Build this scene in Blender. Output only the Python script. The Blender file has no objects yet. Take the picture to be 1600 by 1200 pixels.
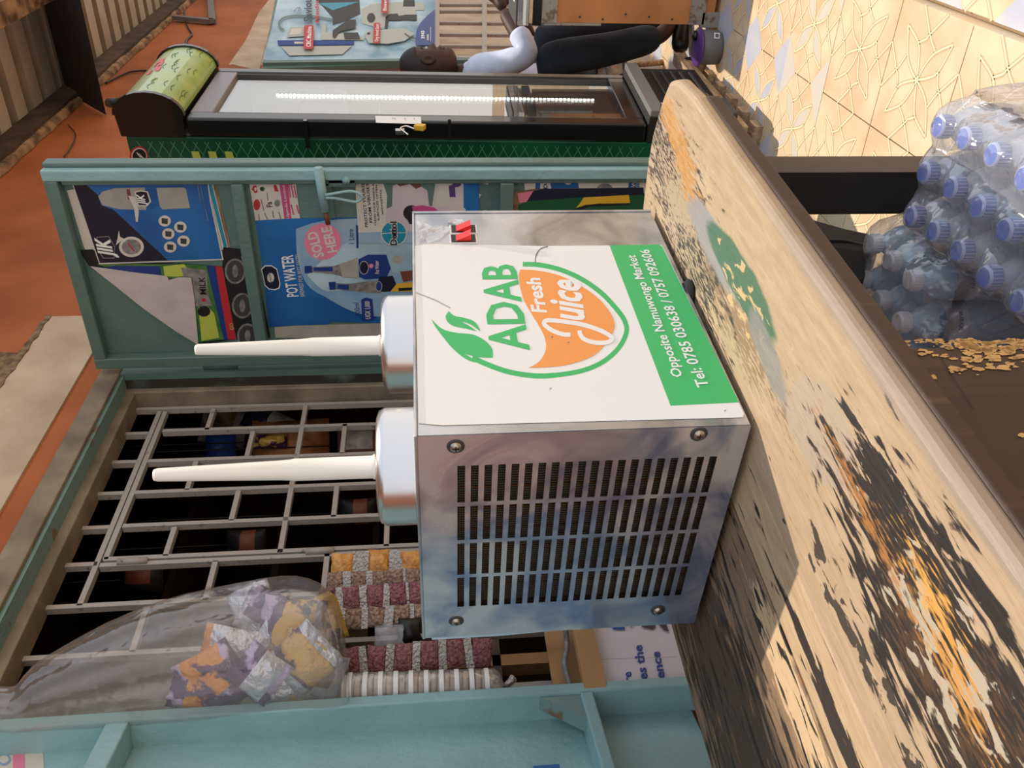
import bpy, bmesh, math, random
import numpy as np
from mathutils import Vector, Matrix, Quaternion, noise
from mathutils.geometry import tessellate_polygon
random.seed(7)
SC = bpy.context.scene
COL = SC.collection

# ------------------------------------------------------------------ camera
CH, CF = 1.15, 1330.0
PITCH, ROLL = math.atan(132/1330), math.radians(1.6)
YAW = math.atan(910/(1330/math.cos(PITCH)))
fw = Vector((math.cos(YAW)*math.cos(PITCH), math.sin(YAW)*math.cos(PITCH), -math.sin(PITCH)))
rt = Vector((math.sin(YAW), -math.cos(YAW), 0))
upv = rt.cross(fw)
cr, sr = math.cos(ROLL), math.sin(ROLL)
imr = rt*cr - upv*sr            # right of the upright picture
imu = rt*sr + upv*cr            # up of the upright picture
cam = bpy.data.cameras.new('camera'); camo = bpy.data.objects.new('camera', cam); COL.objects.link(camo)
cam.sensor_fit = 'HORIZONTAL'; cam.sensor_width = 36; cam.lens = 36*CF/1600
cam.clip_start = .05; cam.clip_end = 200
# the phone was held upright and the picture stored on its side: the frame's right is the picture's down
X_ = -imu; Y_ = imr; Z_ = -fw
M = Matrix(((X_.x, Y_.x, Z_.x, 0), (X_.y, Y_.y, Z_.y, 0), (X_.z, Y_.z, Z_.z, CH), (0, 0, 0, 1)))
camo.matrix_world = M
SC.camera = camo

# ------------------------------------------------------------------ light
SC.view_settings.view_transform = 'Standard'; SC.view_settings.look = 'None'
SC.view_settings.gamma = 1; SC.view_settings.exposure = 0.08
SC.view_settings.use_curve_mapping = False
w = bpy.data.worlds.new('world'); SC.world = w; w.use_nodes = True
nt = w.node_tree; nt.nodes.clear()
wo = nt.nodes.new('ShaderNodeOutputWorld'); bg = nt.nodes.new('ShaderNodeBackground')
tc = nt.nodes.new('ShaderNodeTexCoord'); sx = nt.nodes.new('ShaderNodeSeparateXYZ'); rmp = nt.nodes.new('ShaderNodeValToRGB')
nt.links.new(tc.outputs['Generated'], sx.inputs[0]); nt.links.new(sx.outputs['Z'], rmp.inputs[0])
rmp.color_ramp.elements[0].position = 0.0; rmp.color_ramp.elements[0].color = (1.0, .94, .88, 1)
rmp.color_ramp.elements[1].position = .6; rmp.color_ramp.elements[1].color = (.62, .70, .84, 1)
nt.links.new(rmp.outputs[0], bg.inputs[0]); bg.inputs[1].default_value = 1.2
nt.links.new(bg.outputs[0], wo.inputs[0])
SUNV = Vector((-.41, .15, -1.0)).normalized()
sd = bpy.data.lights.new('sun', 'SUN'); sd.energy = 3.5; sd.angle = math.radians(.6); sd.color = (1, .88, .73)
so = bpy.data.objects.new('sun', sd); COL.objects.link(so); so.rotation_mode = 'QUATERNION'
so.rotation_quaternion = SUNV.to_track_quat('-Z', 'Y'); so.location = (3, -2, 6)

# ------------------------------------------------------------------ pixel helpers (a pixel of the photograph -> a point on a real plane)
def ray(px, py):
    u = 1200-py-600; v = px-800
    return fw*CF + imr*u - imu*v
CO = Vector((0, 0, CH))
def onp(px, py, n, p):
    d = ray(px, py); t = (Vector(p)-CO).dot(Vector(n))/d.dot(Vector(n)); return CO + d*t
def onX(px, py, x): return onp(px, py, (1, 0, 0), (x, 0, 0))
def onY(px, py, y): return onp(px, py, (0, 1, 0), (0, y, 0))
def onZ(px, py, z): return onp(px, py, (0, 0, 1), (0, 0, z))
def atD(px, py, d): return CO + ray(px, py)*(d/CF)
def proj(p):
    q = Vector(p)-CO; z = q.dot(fw); u = q.dot(imr)/z*CF; v = -q.dot(imu)/z*CF
    return (v+800, 600-u)

# ------------------------------------------------------------------ materials
def lin(c):
    return tuple(((x/255)/12.92 if x/255 <= .04045 else ((x/255+.055)/1.055)**2.4) for x in c)
MATS = {}
def mat(name, rgb, rough=.6, metal=0, var=.0, vscale=8, bump=0, bscale=40, trans=0, emit=0, spec=.5, rgb2=None, stretch=None, alpha=1, lo=.35, hi=.65, coat=0):
    if name in MATS: return MATS[name]
    m = bpy.data.materials.new(name); m.use_nodes = True; n = m.node_tree; b = n.nodes['Principled BSDF']
    c = lin(rgb)
    b.inputs['Base Color'].default_value = (*c, 1); b.inputs['Roughness'].default_value = rough
    b.inputs['Metallic'].default_value = metal; b.inputs['Specular IOR Level'].default_value = spec
    b.inputs['Coat Weight'].default_value = coat
    if emit:
        b.inputs['Emission Color'].default_value = (*c, 1); b.inputs['Emission Strength'].default_value = emit
    if alpha < 1: b.inputs['Alpha'].default_value = alpha
    tcn = None
    def coord():
        nonlocal tcn
        if tcn is None:
            t = n.nodes.new('ShaderNodeNewGeometry')
            if stretch:
                mp = n.nodes.new('ShaderNodeMapping'); mp.inputs['Scale'].default_value = stretch
                n.links.new(t.outputs['Position'], mp.inputs[0]); tcn = mp.outputs[0]
            else: tcn = t.outputs['Position']
        return tcn
    if var or rgb2:
        no = n.nodes.new('ShaderNodeTexNoise'); no.inputs['Scale'].default_value = vscale; no.inputs['Detail'].default_value = 6
        n.links.new(coord(), no.inputs['Vector'])
        mr = n.nodes.new('ShaderNodeMapRange'); mr.inputs[1].default_value = lo; mr.inputs[2].default_value = hi
        n.links.new(no.outputs[0], mr.inputs[0])
        mx = n.nodes.new('ShaderNodeMix'); mx.data_type = 'RGBA'
        c2 = lin(rgb2) if rgb2 else tuple(x*(1-var) for x in c)
        mx.inputs[6].default_value = (*c, 1); mx.inputs[7].default_value = (*c2, 1)
        n.links.new(mr.outputs[0], mx.inputs[0]); n.links.new(mx.outputs[2], b.inputs['Base Color'])
    if bump:
        no = n.nodes.new('ShaderNodeTexNoise'); no.inputs['Scale'].default_value = bscale; no.inputs['Detail'].default_value = 4
        n.links.new(coord(), no.inputs['Vector'])
        bp = n.nodes.new('ShaderNodeBump'); bp.inputs['Strength'].default_value = bump; bp.inputs['Distance'].default_value = .01
        n.links.new(no.outputs[0], bp.inputs['Height']); n.links.new(bp.outputs[0], b.inputs['Normal'])
    MATS[name] = m
    return m
def clearmat(name, tint, fac, rough=.1, body=(220, 225, 235), bodyfac=.12, bscale=25, bump=.5, edge=.6):
    """thin clear plastic: mostly see-through, part haze, part gloss"""
    m = bpy.data.materials.new(name); m.use_nodes = True; n = m.node_tree; n.nodes.clear()
    o = n.nodes.new('ShaderNodeOutputMaterial'); t = n.nodes.new('ShaderNodeBsdfTransparent'); g = n.nodes.new('ShaderNodeBsdfGlossy')
    d = n.nodes.new('ShaderNodeBsdfDiffuse'); m1 = n.nodes.new('ShaderNodeMixShader'); m2 = n.nodes.new('ShaderNodeMixShader')
    t.inputs[0].default_value = (*[x/255 for x in tint], 1); g.inputs['Roughness'].default_value = rough
    d.inputs[0].default_value = (*lin(body), 1)
    lw = n.nodes.new('ShaderNodeLayerWeight'); lw.inputs[0].default_value = .35
    mth = n.nodes.new('ShaderNodeMath'); mth.operation = 'MULTIPLY_ADD'; mth.inputs[1].default_value = edge; mth.inputs[2].default_value = fac
    geo = n.nodes.new('ShaderNodeNewGeometry'); no = n.nodes.new('ShaderNodeTexNoise'); no.inputs['Scale'].default_value = bscale; no.inputs['Detail'].default_value = 3
    n.links.new(geo.outputs['Position'], no.inputs['Vector'])
    bp = n.nodes.new('ShaderNodeBump'); bp.inputs['Strength'].default_value = bump; bp.inputs['Distance'].default_value = .02
    n.links.new(no.outputs[0], bp.inputs['Height']); n.links.new(bp.outputs[0], g.inputs['Normal']); n.links.new(bp.outputs[0], lw.inputs['Normal'])
    n.links.new(lw.outputs['Facing'], mth.inputs[0])
    m1.inputs[0].default_value = bodyfac
    n.links.new(t.outputs[0], m1.inputs[1]); n.links.new(d.outputs[0], m1.inputs[2])
    n.links.new(mth.outputs[0], m2.inputs[0]); n.links.new(m1.outputs[0], m2.inputs[1]); n.links.new(g.outputs[0], m2.inputs[2])
    n.links.new(m2.outputs[0], o.inputs[0])
    MATS[name] = m; return m

mat('teal', (98, 128, 121), .45, var=.18, vscale=6, bump=.25, bscale=60)
mat('teal_lit', (148, 186, 188), .45, var=.15, vscale=7, bump=.25, bscale=70)  # same teal paint, lightened for the light on street-facing parts
mat('teal_worn', (116, 146, 142), .5, rgb2=(120, 96, 72), vscale=14, lo=.62, hi=.68, bump=.3, bscale=60)
mat('orange_wall', (178, 100, 52), .8, rgb2=(152, 82, 42), vscale=3, bump=.15, bscale=30)
mat('cream_wall', (208, 188, 162), .85, rgb2=(182, 158, 132), vscale=5, bump=.2, bscale=30)
mat('rough_plaster', (150, 128, 100), .95, rgb2=(96, 78, 58), vscale=40, bump=.8, bscale=60)
mat('beige_frame', (150, 134, 114), .7, rgb2=(112, 98, 80), vscale=9, bump=.2, bscale=40)
mat('dark_soot', (52, 48, 42), .9, rgb2=(84, 100, 92), vscale=9, lo=.5, hi=.65)
mat('grille_paint', (168, 158, 148), .5, rgb2=(120, 106, 92), vscale=50, lo=.62, hi=.72)
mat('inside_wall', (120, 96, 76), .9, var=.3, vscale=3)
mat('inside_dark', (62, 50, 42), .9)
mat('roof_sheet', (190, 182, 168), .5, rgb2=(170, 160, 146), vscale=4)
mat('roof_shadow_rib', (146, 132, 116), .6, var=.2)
mat('rafter_wood', (48, 36, 32), .85, var=.35, vscale=6, bump=.4, bscale=50, stretch=(4, 1, 4))
mat('peeling_timber', (176, 142, 106), .85, rgb2=(80, 60, 44), vscale=13, bump=.5, bscale=40)
mat('black', (18, 18, 19), .45)
mat('matt_black', (24, 22, 20), .7)
mat('black_gloss', (16, 17, 19), .22, coat=.3)
mat('grey_trim', (130, 122, 128), .35, metal=.3)
mat('dark_brown', (66, 48, 38), .55, var=.2, vscale=12)
mat('white', (236, 234, 232), .45)
mat('white_print', (240, 240, 238), .5)
mat('ivory', (240, 234, 222), .35, spec=.5)
mat('green_print', (64, 190, 110), .45)
mat('orange_print', (246, 160, 84), .45)
mat('chrome', (226, 222, 218), .26, metal=1, bump=.03, bscale=300, stretch=(.1, .1, 6))
mat('red_plastic', (232, 40, 32), .3)
mat('dark_grey', (60, 58, 56), .6)
mat('mid_grey', (112, 112, 110), .6)
mat('rubber', (40, 38, 36), .7)
mat('screw_steel', (180, 172, 160), .3, metal=1)
mat('fridge_green', (14, 92, 62), .35, rgb2=(10, 62, 42), vscale=3)
mat('mesh_green', (70, 140, 104), .4)
mat('lime', (188, 200, 84), .4)
mat('canopy_green', (140, 142, 74), .3, rgb2=(160, 160, 88), vscale=7, emit=.06)
mat('canopy_leaf', (126, 152, 56), .3, rgb2=(154, 168, 80), vscale=14, emit=.06)
mat('canopy_mint', (164, 188, 144), .3, emit=.07, rgb2=(172, 186, 120), vscale=10)
mat('pinkred', (210, 70, 90), .4, emit=.1)
mat('led', (255, 255, 255), .3, emit=22)
mat('old_timber', (92, 72, 56), .85, rgb2=(60, 46, 36), vscale=9, bump=.4)
mat('led_dim', (255, 255, 255), .3, emit=1.2)
mat('wood_pale', (196, 168, 136), .8, rgb2=(150, 122, 94), vscale=12, bump=.3, bscale=50, stretch=(1, 6, 6))
mat('ply_orange', (200, 132, 76), .6, rgb2=(176, 112, 62), vscale=5)
mat('skin', (74, 49, 39), .55, var=.15, vscale=18, spec=.3)
mat('skin_dark', (36, 25, 21), .6)
mat('lip', (104, 66, 58), .5)
mat('eye_white', (190, 180, 170), .4)
mat('shirt', (214, 220, 240), .8, var=.1, vscale=20, bump=.35, bscale=22)
mat('trousers', (26, 30, 37), .9, rgb2=(40, 48, 58), vscale=7)
mat('shoe', (20, 19, 20), .4)
mat('purple', (88, 56, 122), .35)
mat('poster_blue', (38, 108, 176), .35, rgb2=(26, 84, 150), vscale=6)
mat('poster_blue_dark', (20, 82, 148), .35, rgb2=(36, 112, 180), vscale=9)
mat('poster_pale', (128, 168, 200), .35, rgb2=(160, 186, 205), vscale=9)
mat('navy', (24, 26, 48), .4)
mat('royal', (28, 58, 128), .4)
mat('paper', (216, 208, 196), .7, var=.08, vscale=12)
mat('paper_back', (206, 194, 190), .75, var=.1, vscale=14, bump=.5, bscale=18)
mat('paper_grey', (176, 172, 160), .7, var=.2, vscale=18)
mat('pink', (232, 132, 160), .5)
mat('magenta', (196, 72, 128), .5)
mat('black_print', (26, 24, 26), .5)
mat('grey_print', (150, 146, 142), .5, var=.5, vscale=60)
mat('leaf_green', (44, 104, 52), .5, rgb2=(90, 130, 60), vscale=20)
mat('deep_green', (20, 84, 48), .45)
mat('yellow', (226, 176, 48), .5)
mat('red_print', (190, 40, 48), .5)
mat('poster_lilac', (200, 184, 196), .5, rgb2=(216, 204, 204), vscale=8)
mat('dettol_teal', (30, 140, 168), .4)
mat('brown_print', (120, 66, 44), .5)
mat('sky_print', (190, 216, 226), .45, rgb2=(120, 160, 180), vscale=5)
mat('grey_machine', (176, 180, 168), .45)
mat('carton', (214, 206, 212), .8, var=.06)
mat('cardboard', (184, 140, 92), .85, var=.15)
mat('text_blue', (34, 66, 140), .6)
mat('foil', (196, 190, 186), .25, metal=.6, bump=.9, bscale=160)
mat('peanut_red', (120, 58, 66), .35, rgb2=(176, 120, 122), vscale=160, bump=.8, bscale=220)
mat('peanut_brown', (118, 82, 62), .35, rgb2=(190, 160, 140), vscale=150, bump=.8, bscale=200)
mat('yellow_snack', (226, 170, 92), .4, rgb2=(196, 120, 56), vscale=60, bump=.7, bscale=70)
mat('gold_foil', (206, 164, 74), .3, metal=.2, rgb2=(78, 46, 70), vscale=17, lo=.53, hi=.56, bump=.9, bscale=45)
mat('purple_foil', (76, 50, 96), .3, metal=.2, rgb2=(196, 176, 214), vscale=20, lo=.5, hi=.56, bump=.9, bscale=45)
mat('silver_foil', (206, 210, 222), .25, metal=.5, bump=1.0, bscale=45)
mat('orange_foil', (224, 144, 52), .3, metal=.1, rgb2=(92, 56, 96), vscale=15, lo=.56, hi=.59, bump=.9, bscale=50)
mat('brownish_foil', (124, 92, 66), .28, metal=.3, rgb2=(206, 176, 104), vscale=18, lo=.5, hi=.54, bump=.9, bscale=45)
mat('biscuit', (212, 186, 152), .7, rgb2=(186, 154, 118), vscale=60)
mat('fabric_black', (17, 16, 17), .9)
mat('cap_blue', (78, 118, 222), .35)
mat('cap_rim', (190, 200, 235), .3)
mat('cap_side', (104, 108, 184), .35)
mat('cap_white', (232, 230, 232), .35)
mat('bottle_label', (206, 206, 214), .4)
mat('ground', (178, 150, 116), .95, var=.2, vscale=2)
mat('copper', (150, 112, 70), .4, metal=.8)
mat('fin_dark', (104, 92, 80), .5, metal=.3)
mat('black_band', (40, 38, 40), .6)
clearmat('clear_bag', (244, 240, 236), .05, rough=.2, body=(226, 210, 200), bodyfac=.12, bscale=12, bump=.9, edge=.42)
clearmat('clear_wrap', (250, 250, 255), .03, rough=.12, body=(226, 228, 236), bodyfac=.24, bscale=16, bump=1.0)
clearmat('water_bottle', (232, 240, 248), .05, rough=.12, body=(220, 226, 236), bodyfac=.64, bscale=60, bump=.3)
clearmat('water_bottle_blue', (206, 228, 246), .06, rough=.12, body=(186, 216, 242), bodyfac=.72, bscale=60, bump=.3)
clearmat('fridge_glass', (225, 232, 228), .16, rough=.01, body=(200, 205, 200), bodyfac=.03, bscale=2, bump=.0)

def N(n, t, **k):
    x = n.nodes.new(t)
    for a, b in k.items(): setattr(x, a, b)
    return x
# brushed stainless with smeared protective film
def steel():
    m = bpy.data.materials.new('steel'); m.use_nodes = True; n = m.node_tree; b = n.nodes['Principled BSDF']
    b.inputs['Metallic'].default_value = .74
    g = N(n, 'ShaderNodeNewGeometry')
    no = N(n, 'ShaderNodeTexNoise'); no.inputs['Scale'].default_value = 7; no.inputs['Detail'].default_value = 5; no.inputs['Distortion'].default_value = 1.6
    n.links.new(g.outputs['Position'], no.inputs['Vector'])
    cr_ = N(n, 'ShaderNodeValToRGB'); cr_.color_ramp.elements[0].position = .3; cr_.color_ramp.elements[0].color = (*lin((150, 156, 166)), 1)
    cr_.color_ramp.elements[1].position = .72; cr_.color_ramp.elements[1].color = (*lin((214, 216, 220)), 1)
    n.links.new(no.outputs[0], cr_.inputs[0]); n.links.new(cr_.outputs[0], b.inputs['Base Color'])
    mr = N(n, 'ShaderNodeMapRange'); mr.inputs[1].default_value = .35; mr.inputs[2].default_value = .65; mr.inputs[3].default_value = .12; mr.inputs[4].default_value = .34
    n.links.new(no.outputs[0], mr.inputs[0]); n.links.new(mr.outputs[0], b.inputs['Roughness'])
    n2 = N(n, 'ShaderNodeTexNoise'); n2.inputs['Scale'].default_value = 5; n2.inputs['Detail'].default_value = 1
    n.links.new(g.outputs['Position'], n2.inputs['Vector'])
    bp = N(n, 'ShaderNodeBump'); bp.inputs['Strength'].default_value = .15; bp.inputs['Distance'].default_value = .02
    n.links.new(n2.outputs[0], bp.inputs['Height']); n.links.new(bp.outputs[0], b.inputs['Normal'])
    MATS['steel'] = m
    m2 = m.copy(); m2.name = 'steel_film'; MATS['steel_film'] = m2
    for x in m2.node_tree.nodes:
        if x.type == 'VALTORGB':
            x.color_ramp.elements[0].color = (*lin((150, 164, 196)), 1); x.color_ramp.elements[1].color = (*lin((224, 226, 230)), 1)
            x.color_ramp.elements[0].position = .34; x.color_ramp.elements[1].position = .56
steel()

# bench frame: s runs left along the bench from its right end, t runs away from the near edge
BO = Vector((1.35, .316, 0)); BX = Vector((-.996, .0891, 0)); BY = Vector((.0891, .996, 0))
def BW(s, t, z): return BO + BX*s + BY*t + Vector((0, 0, z))
def bench_mat(name, base, marks, flake, flake_col=(44, 36, 30), flake_thr=.6, grain_amt=.3):
    m = bpy.data.materials.new(name); m.use_nodes = True; n = m.node_tree; b = n.nodes['Principled BSDF']; L = n.links
    g = N(n, 'ShaderNodeNewGeometry')
    def dot(v, off):
        d = N(n, 'ShaderNodeVectorMath', operation='DOT_PRODUCT'); L.new(g.outputs['Position'], d.inputs[0]); d.inputs[1].default_value = v
        a = N(n, 'ShaderNodeMath', operation='SUBTRACT'); L.new(d.outputs['Value'], a.inputs[0]); a.inputs[1].default_value = off; return a.outputs[0]
    s = dot(BX, BO.dot(BX)); t = dot(BY, BO.dot(BY))
    cb = N(n, 'ShaderNodeCombineXYZ'); L.new(s, cb.inputs[0]); L.new(t, cb.inputs[1]); ST = cb.outputs[0]
    def nz(scale, sc, detail=6, dist=0):
        mp = N(n, 'ShaderNodeMapping'); mp.inputs['Scale'].default_value = sc; L.new(ST, mp.inputs[0])
        x = N(n, 'ShaderNodeTexNoise'); x.inputs['Scale'].default_value = scale; x.inputs['Detail'].default_value = detail; x.inputs['Distortion'].default_value = dist
        L.new(mp.outputs[0], x.inputs['Vector']); return x.outputs[0]
    def rng(v, a, c, lo=0, hi=1):
        r = N(n, 'ShaderNodeMapRange'); L.new(v, r.inputs[0]); r.inputs[1].default_value = a; r.inputs[2].default_value = c; r.inputs[3].default_value = lo; r.inputs[4].default_value = hi; return r.outputs[0]
    def mth(op, a, c):
        x = N(n, 'ShaderNodeMath', operation=op)
        for i, v in enumerate((a, c)):
            if isinstance(v, (int, float)): x.inputs[i].default_value = v
            else: L.new(v, x.inputs[i])
        return x.outputs[0]
    def mix(f, a, c):
        x = N(n, 'ShaderNodeMix', data_type='RGBA')
        if isinstance(f, (int, float)): x.inputs[0].default_value = f
        else: L.new(f, x.inputs[0])
        for i, v in ((6, a), (7, c)):
            if isinstance(v, tuple): x.inputs[i].default_value = (*lin(v), 1)
            else: L.new(v, x.inputs[i])
        return x.outputs[2]
    def ell(c, r, ang=0):
        # noisy elliptical stain; >0 inside
        ca, sa = math.cos(ang), math.sin(ang)
        ds = mth('SUBTRACT', s, c[0]); dt = mth('SUBTRACT', t, c[1])
        a = mth('DIVIDE', mth('ADD', mth('MULTIPLY', ds, ca), mth('MULTIPLY', dt, sa)), r[0])
        d = mth('DIVIDE', mth('SUBTRACT', mth('MULTIPLY', dt, ca), mth('MULTIPLY', ds, sa)), r[1])
        return mth('SUBTRACT', 1.0, mth('SQRT', mth('ADD', mth('MULTIPLY', a, a), mth('MULTIPLY', d, d)), 0))
    streak = nz(6, (2.6, 16, 1), 9, .5); fine = nz(44, (1.2, 7, 1), 7); blot = nz(9, (1, 2.2, 1), 6, .8); blot2 = nz(26, (1, 2.6, 1), 8, .6)
    col = mix(rng(streak, .3, .7), base[0], base[1])
    col = mix(rng(fine, .55, .75, 0, grain_amt), col, (120, 96, 72))
    for mk in marks:
        kind, c, r, ang, color, soft, amt = mk
        e = ell(c, r, ang)
        if kind == 'flake': f = rng(mth('ADD', e, mth('MULTIPLY', mth('SUBTRACT', mth('ADD', mth('MULTIPLY', streak, .8), mth('MULTIPLY', blot2, .2)), .5), 3.0)), 0, soft, 0, amt)
        elif kind == 'spatter': f = rng(mth('ADD', mth('MULTIPLY', e, .6), mth('MULTIPLY', mth('SUBTRACT', mth('ADD', mth('MULTIPLY', fine, .7), mth('MULTIPLY', blot, .3)), .5), 5.5)), 0, soft, 0, amt)
        elif kind == 'solid': f = rng(mth('ADD', e, mth('MULTIPLY', mth('SUBTRACT', mth('ADD', mth('MULTIPLY', streak, .5), mth('MULTIPLY', fine, .5)), .5), 2.6)), 0, soft, 0, amt)
        elif kind == 'ragged': f = rng(mth('ADD', mth('MULTIPLY', e, .7), mth('MULTIPLY', mth('SUBTRACT', mth('ADD', mth('MULTIPLY', fine, .75), mth('MULTIPLY', streak, .25)), .52), 4.5)), 0, soft, 0, amt)
        elif kind == 'chips': f = rng(mth('ADD', mth('MULTIPLY', e, .25), mth('SUBTRACT', blot2, .70)), 0, soft, 0, amt)
        else: f = rng(mth('ADD', e, mth('MULTIPLY', mth('SUBTRACT', blot, .5), .7)), 0, soft, 0, amt)
        col = mix(f, col, color)
    if flake:
        f = rng(mth('ADD', mth('MULTIPLY', streak, .72), mth('MULTIPLY', blot, .28)), flake_thr, flake_thr+.03)
        col = mix(f, col, flake_col)
        f2 = rng(mth('ADD', mth('MULTIPLY', streak, .5), mth('MULTIPLY', fine, .5)), .40, .37, 0, .5)
        col = mix(f2, col, (190, 130, 62))
    L.new(col, b.inputs['Base Color']); b.inputs['Roughness'].default_value = .55
    bp = N(n, 'ShaderNodeBump'); bp.inputs['Strength'].default_value = .35; bp.inputs['Distance'].default_value = .004
    L.new(streak, bp.inputs['Height']); L.new(bp.outputs[0], b.inputs['Normal'])
    MATS[name] = m; return m
bench_mat('plank_near', ((187, 162, 131), (171, 146, 116)), [
    ('flake', (.20, .155), (.25, .085), .15, (62, 52, 46), .15, 1), ('spatter', (.20, .16), (.22, .09), .1, (196, 172, 140), .3, .75),
    ('flake', (.13, .085), (.16, .03), .25, (196, 142, 76), .3, .8),
    ('soft', (.34, .128), (.13, .03), .0, (150, 144, 140), .3, .95), ('spatter', (.50, .16), (.17, .03), 0, (122, 90, 66), .35, .7),
    ('soft', (.36, .126), (.15, .034), .0, (146, 142, 140), .25, .95), ('soft', (.46, .113), (.15, .030), -.02, (66, 104, 80), .15, .97), ('chips', (.47, .125), (.17, .045), 0, (206, 172, 124), .03, .9), ('soft', (.58, .138), (.085, .025), .15, (134, 130, 126), .3, .85),
    
    ('soft', (.725, .12), (.08, .052), -.35, (172, 154, 134), .12, .8),
    ('solid', (.875, .088), (.10, .030), .16, (40, 34, 30), .1, 1), ('flake', (1.02, .125), (.26, .082), .06, (42, 35, 31), .12, 1), ('solid', (1.06, .10), (.16, .035), .05, (44, 37, 32), .12, .95), ('flake', (1.08, .12), (.2, .05), .03, (46, 38, 32), .12, 1), ('spatter', (1.0, .125), (.17, .045), .0, (128, 88, 50), .6, .3), ('chips', (1.0, .12), (.26, .09), 0, (190, 178, 156), .03, .85),
    ('ragged', (.95, .100), (.065, .020), .12, (216, 160, 80), .5, .95), ('ragged', (1.0, .122), (.06, .018), .1, (204, 146, 72), .5, .85), ('ragged', (.84, .12), (.12, .012), .1, (176, 120, 62), .5, .8), 
    ('chips', (.9, .225), (.3, .04), .0, (58, 50, 44), .02, .95),
    ('soft', (.85, .006), (.5, .012), 0, (150, 136, 124), .6, .7)], False)
bench_mat('plank_mid', ((200, 174, 138), (180, 152, 118)), [('flake', (.95, .33), (.2, .014), 0, (52, 44, 38), .12, 1)], True, flake_thr=.615)
bench_mat('plank_far', ((150, 124, 96), (118, 95, 71)), [('flake', (.85, .4), (.17, .035), 0, (214, 184, 144), .2, .9), ('flake', (.75, .6), (.4, .14), 0, (62, 50, 41), .25, .8)], True, flake_thr=.55)
bench_mat('apron_brown', ((70, 50, 38), (60, 42, 32)), [], False)
mat('bare_wood', (214, 168, 104), .8, var=.2, vscale=30)

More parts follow.
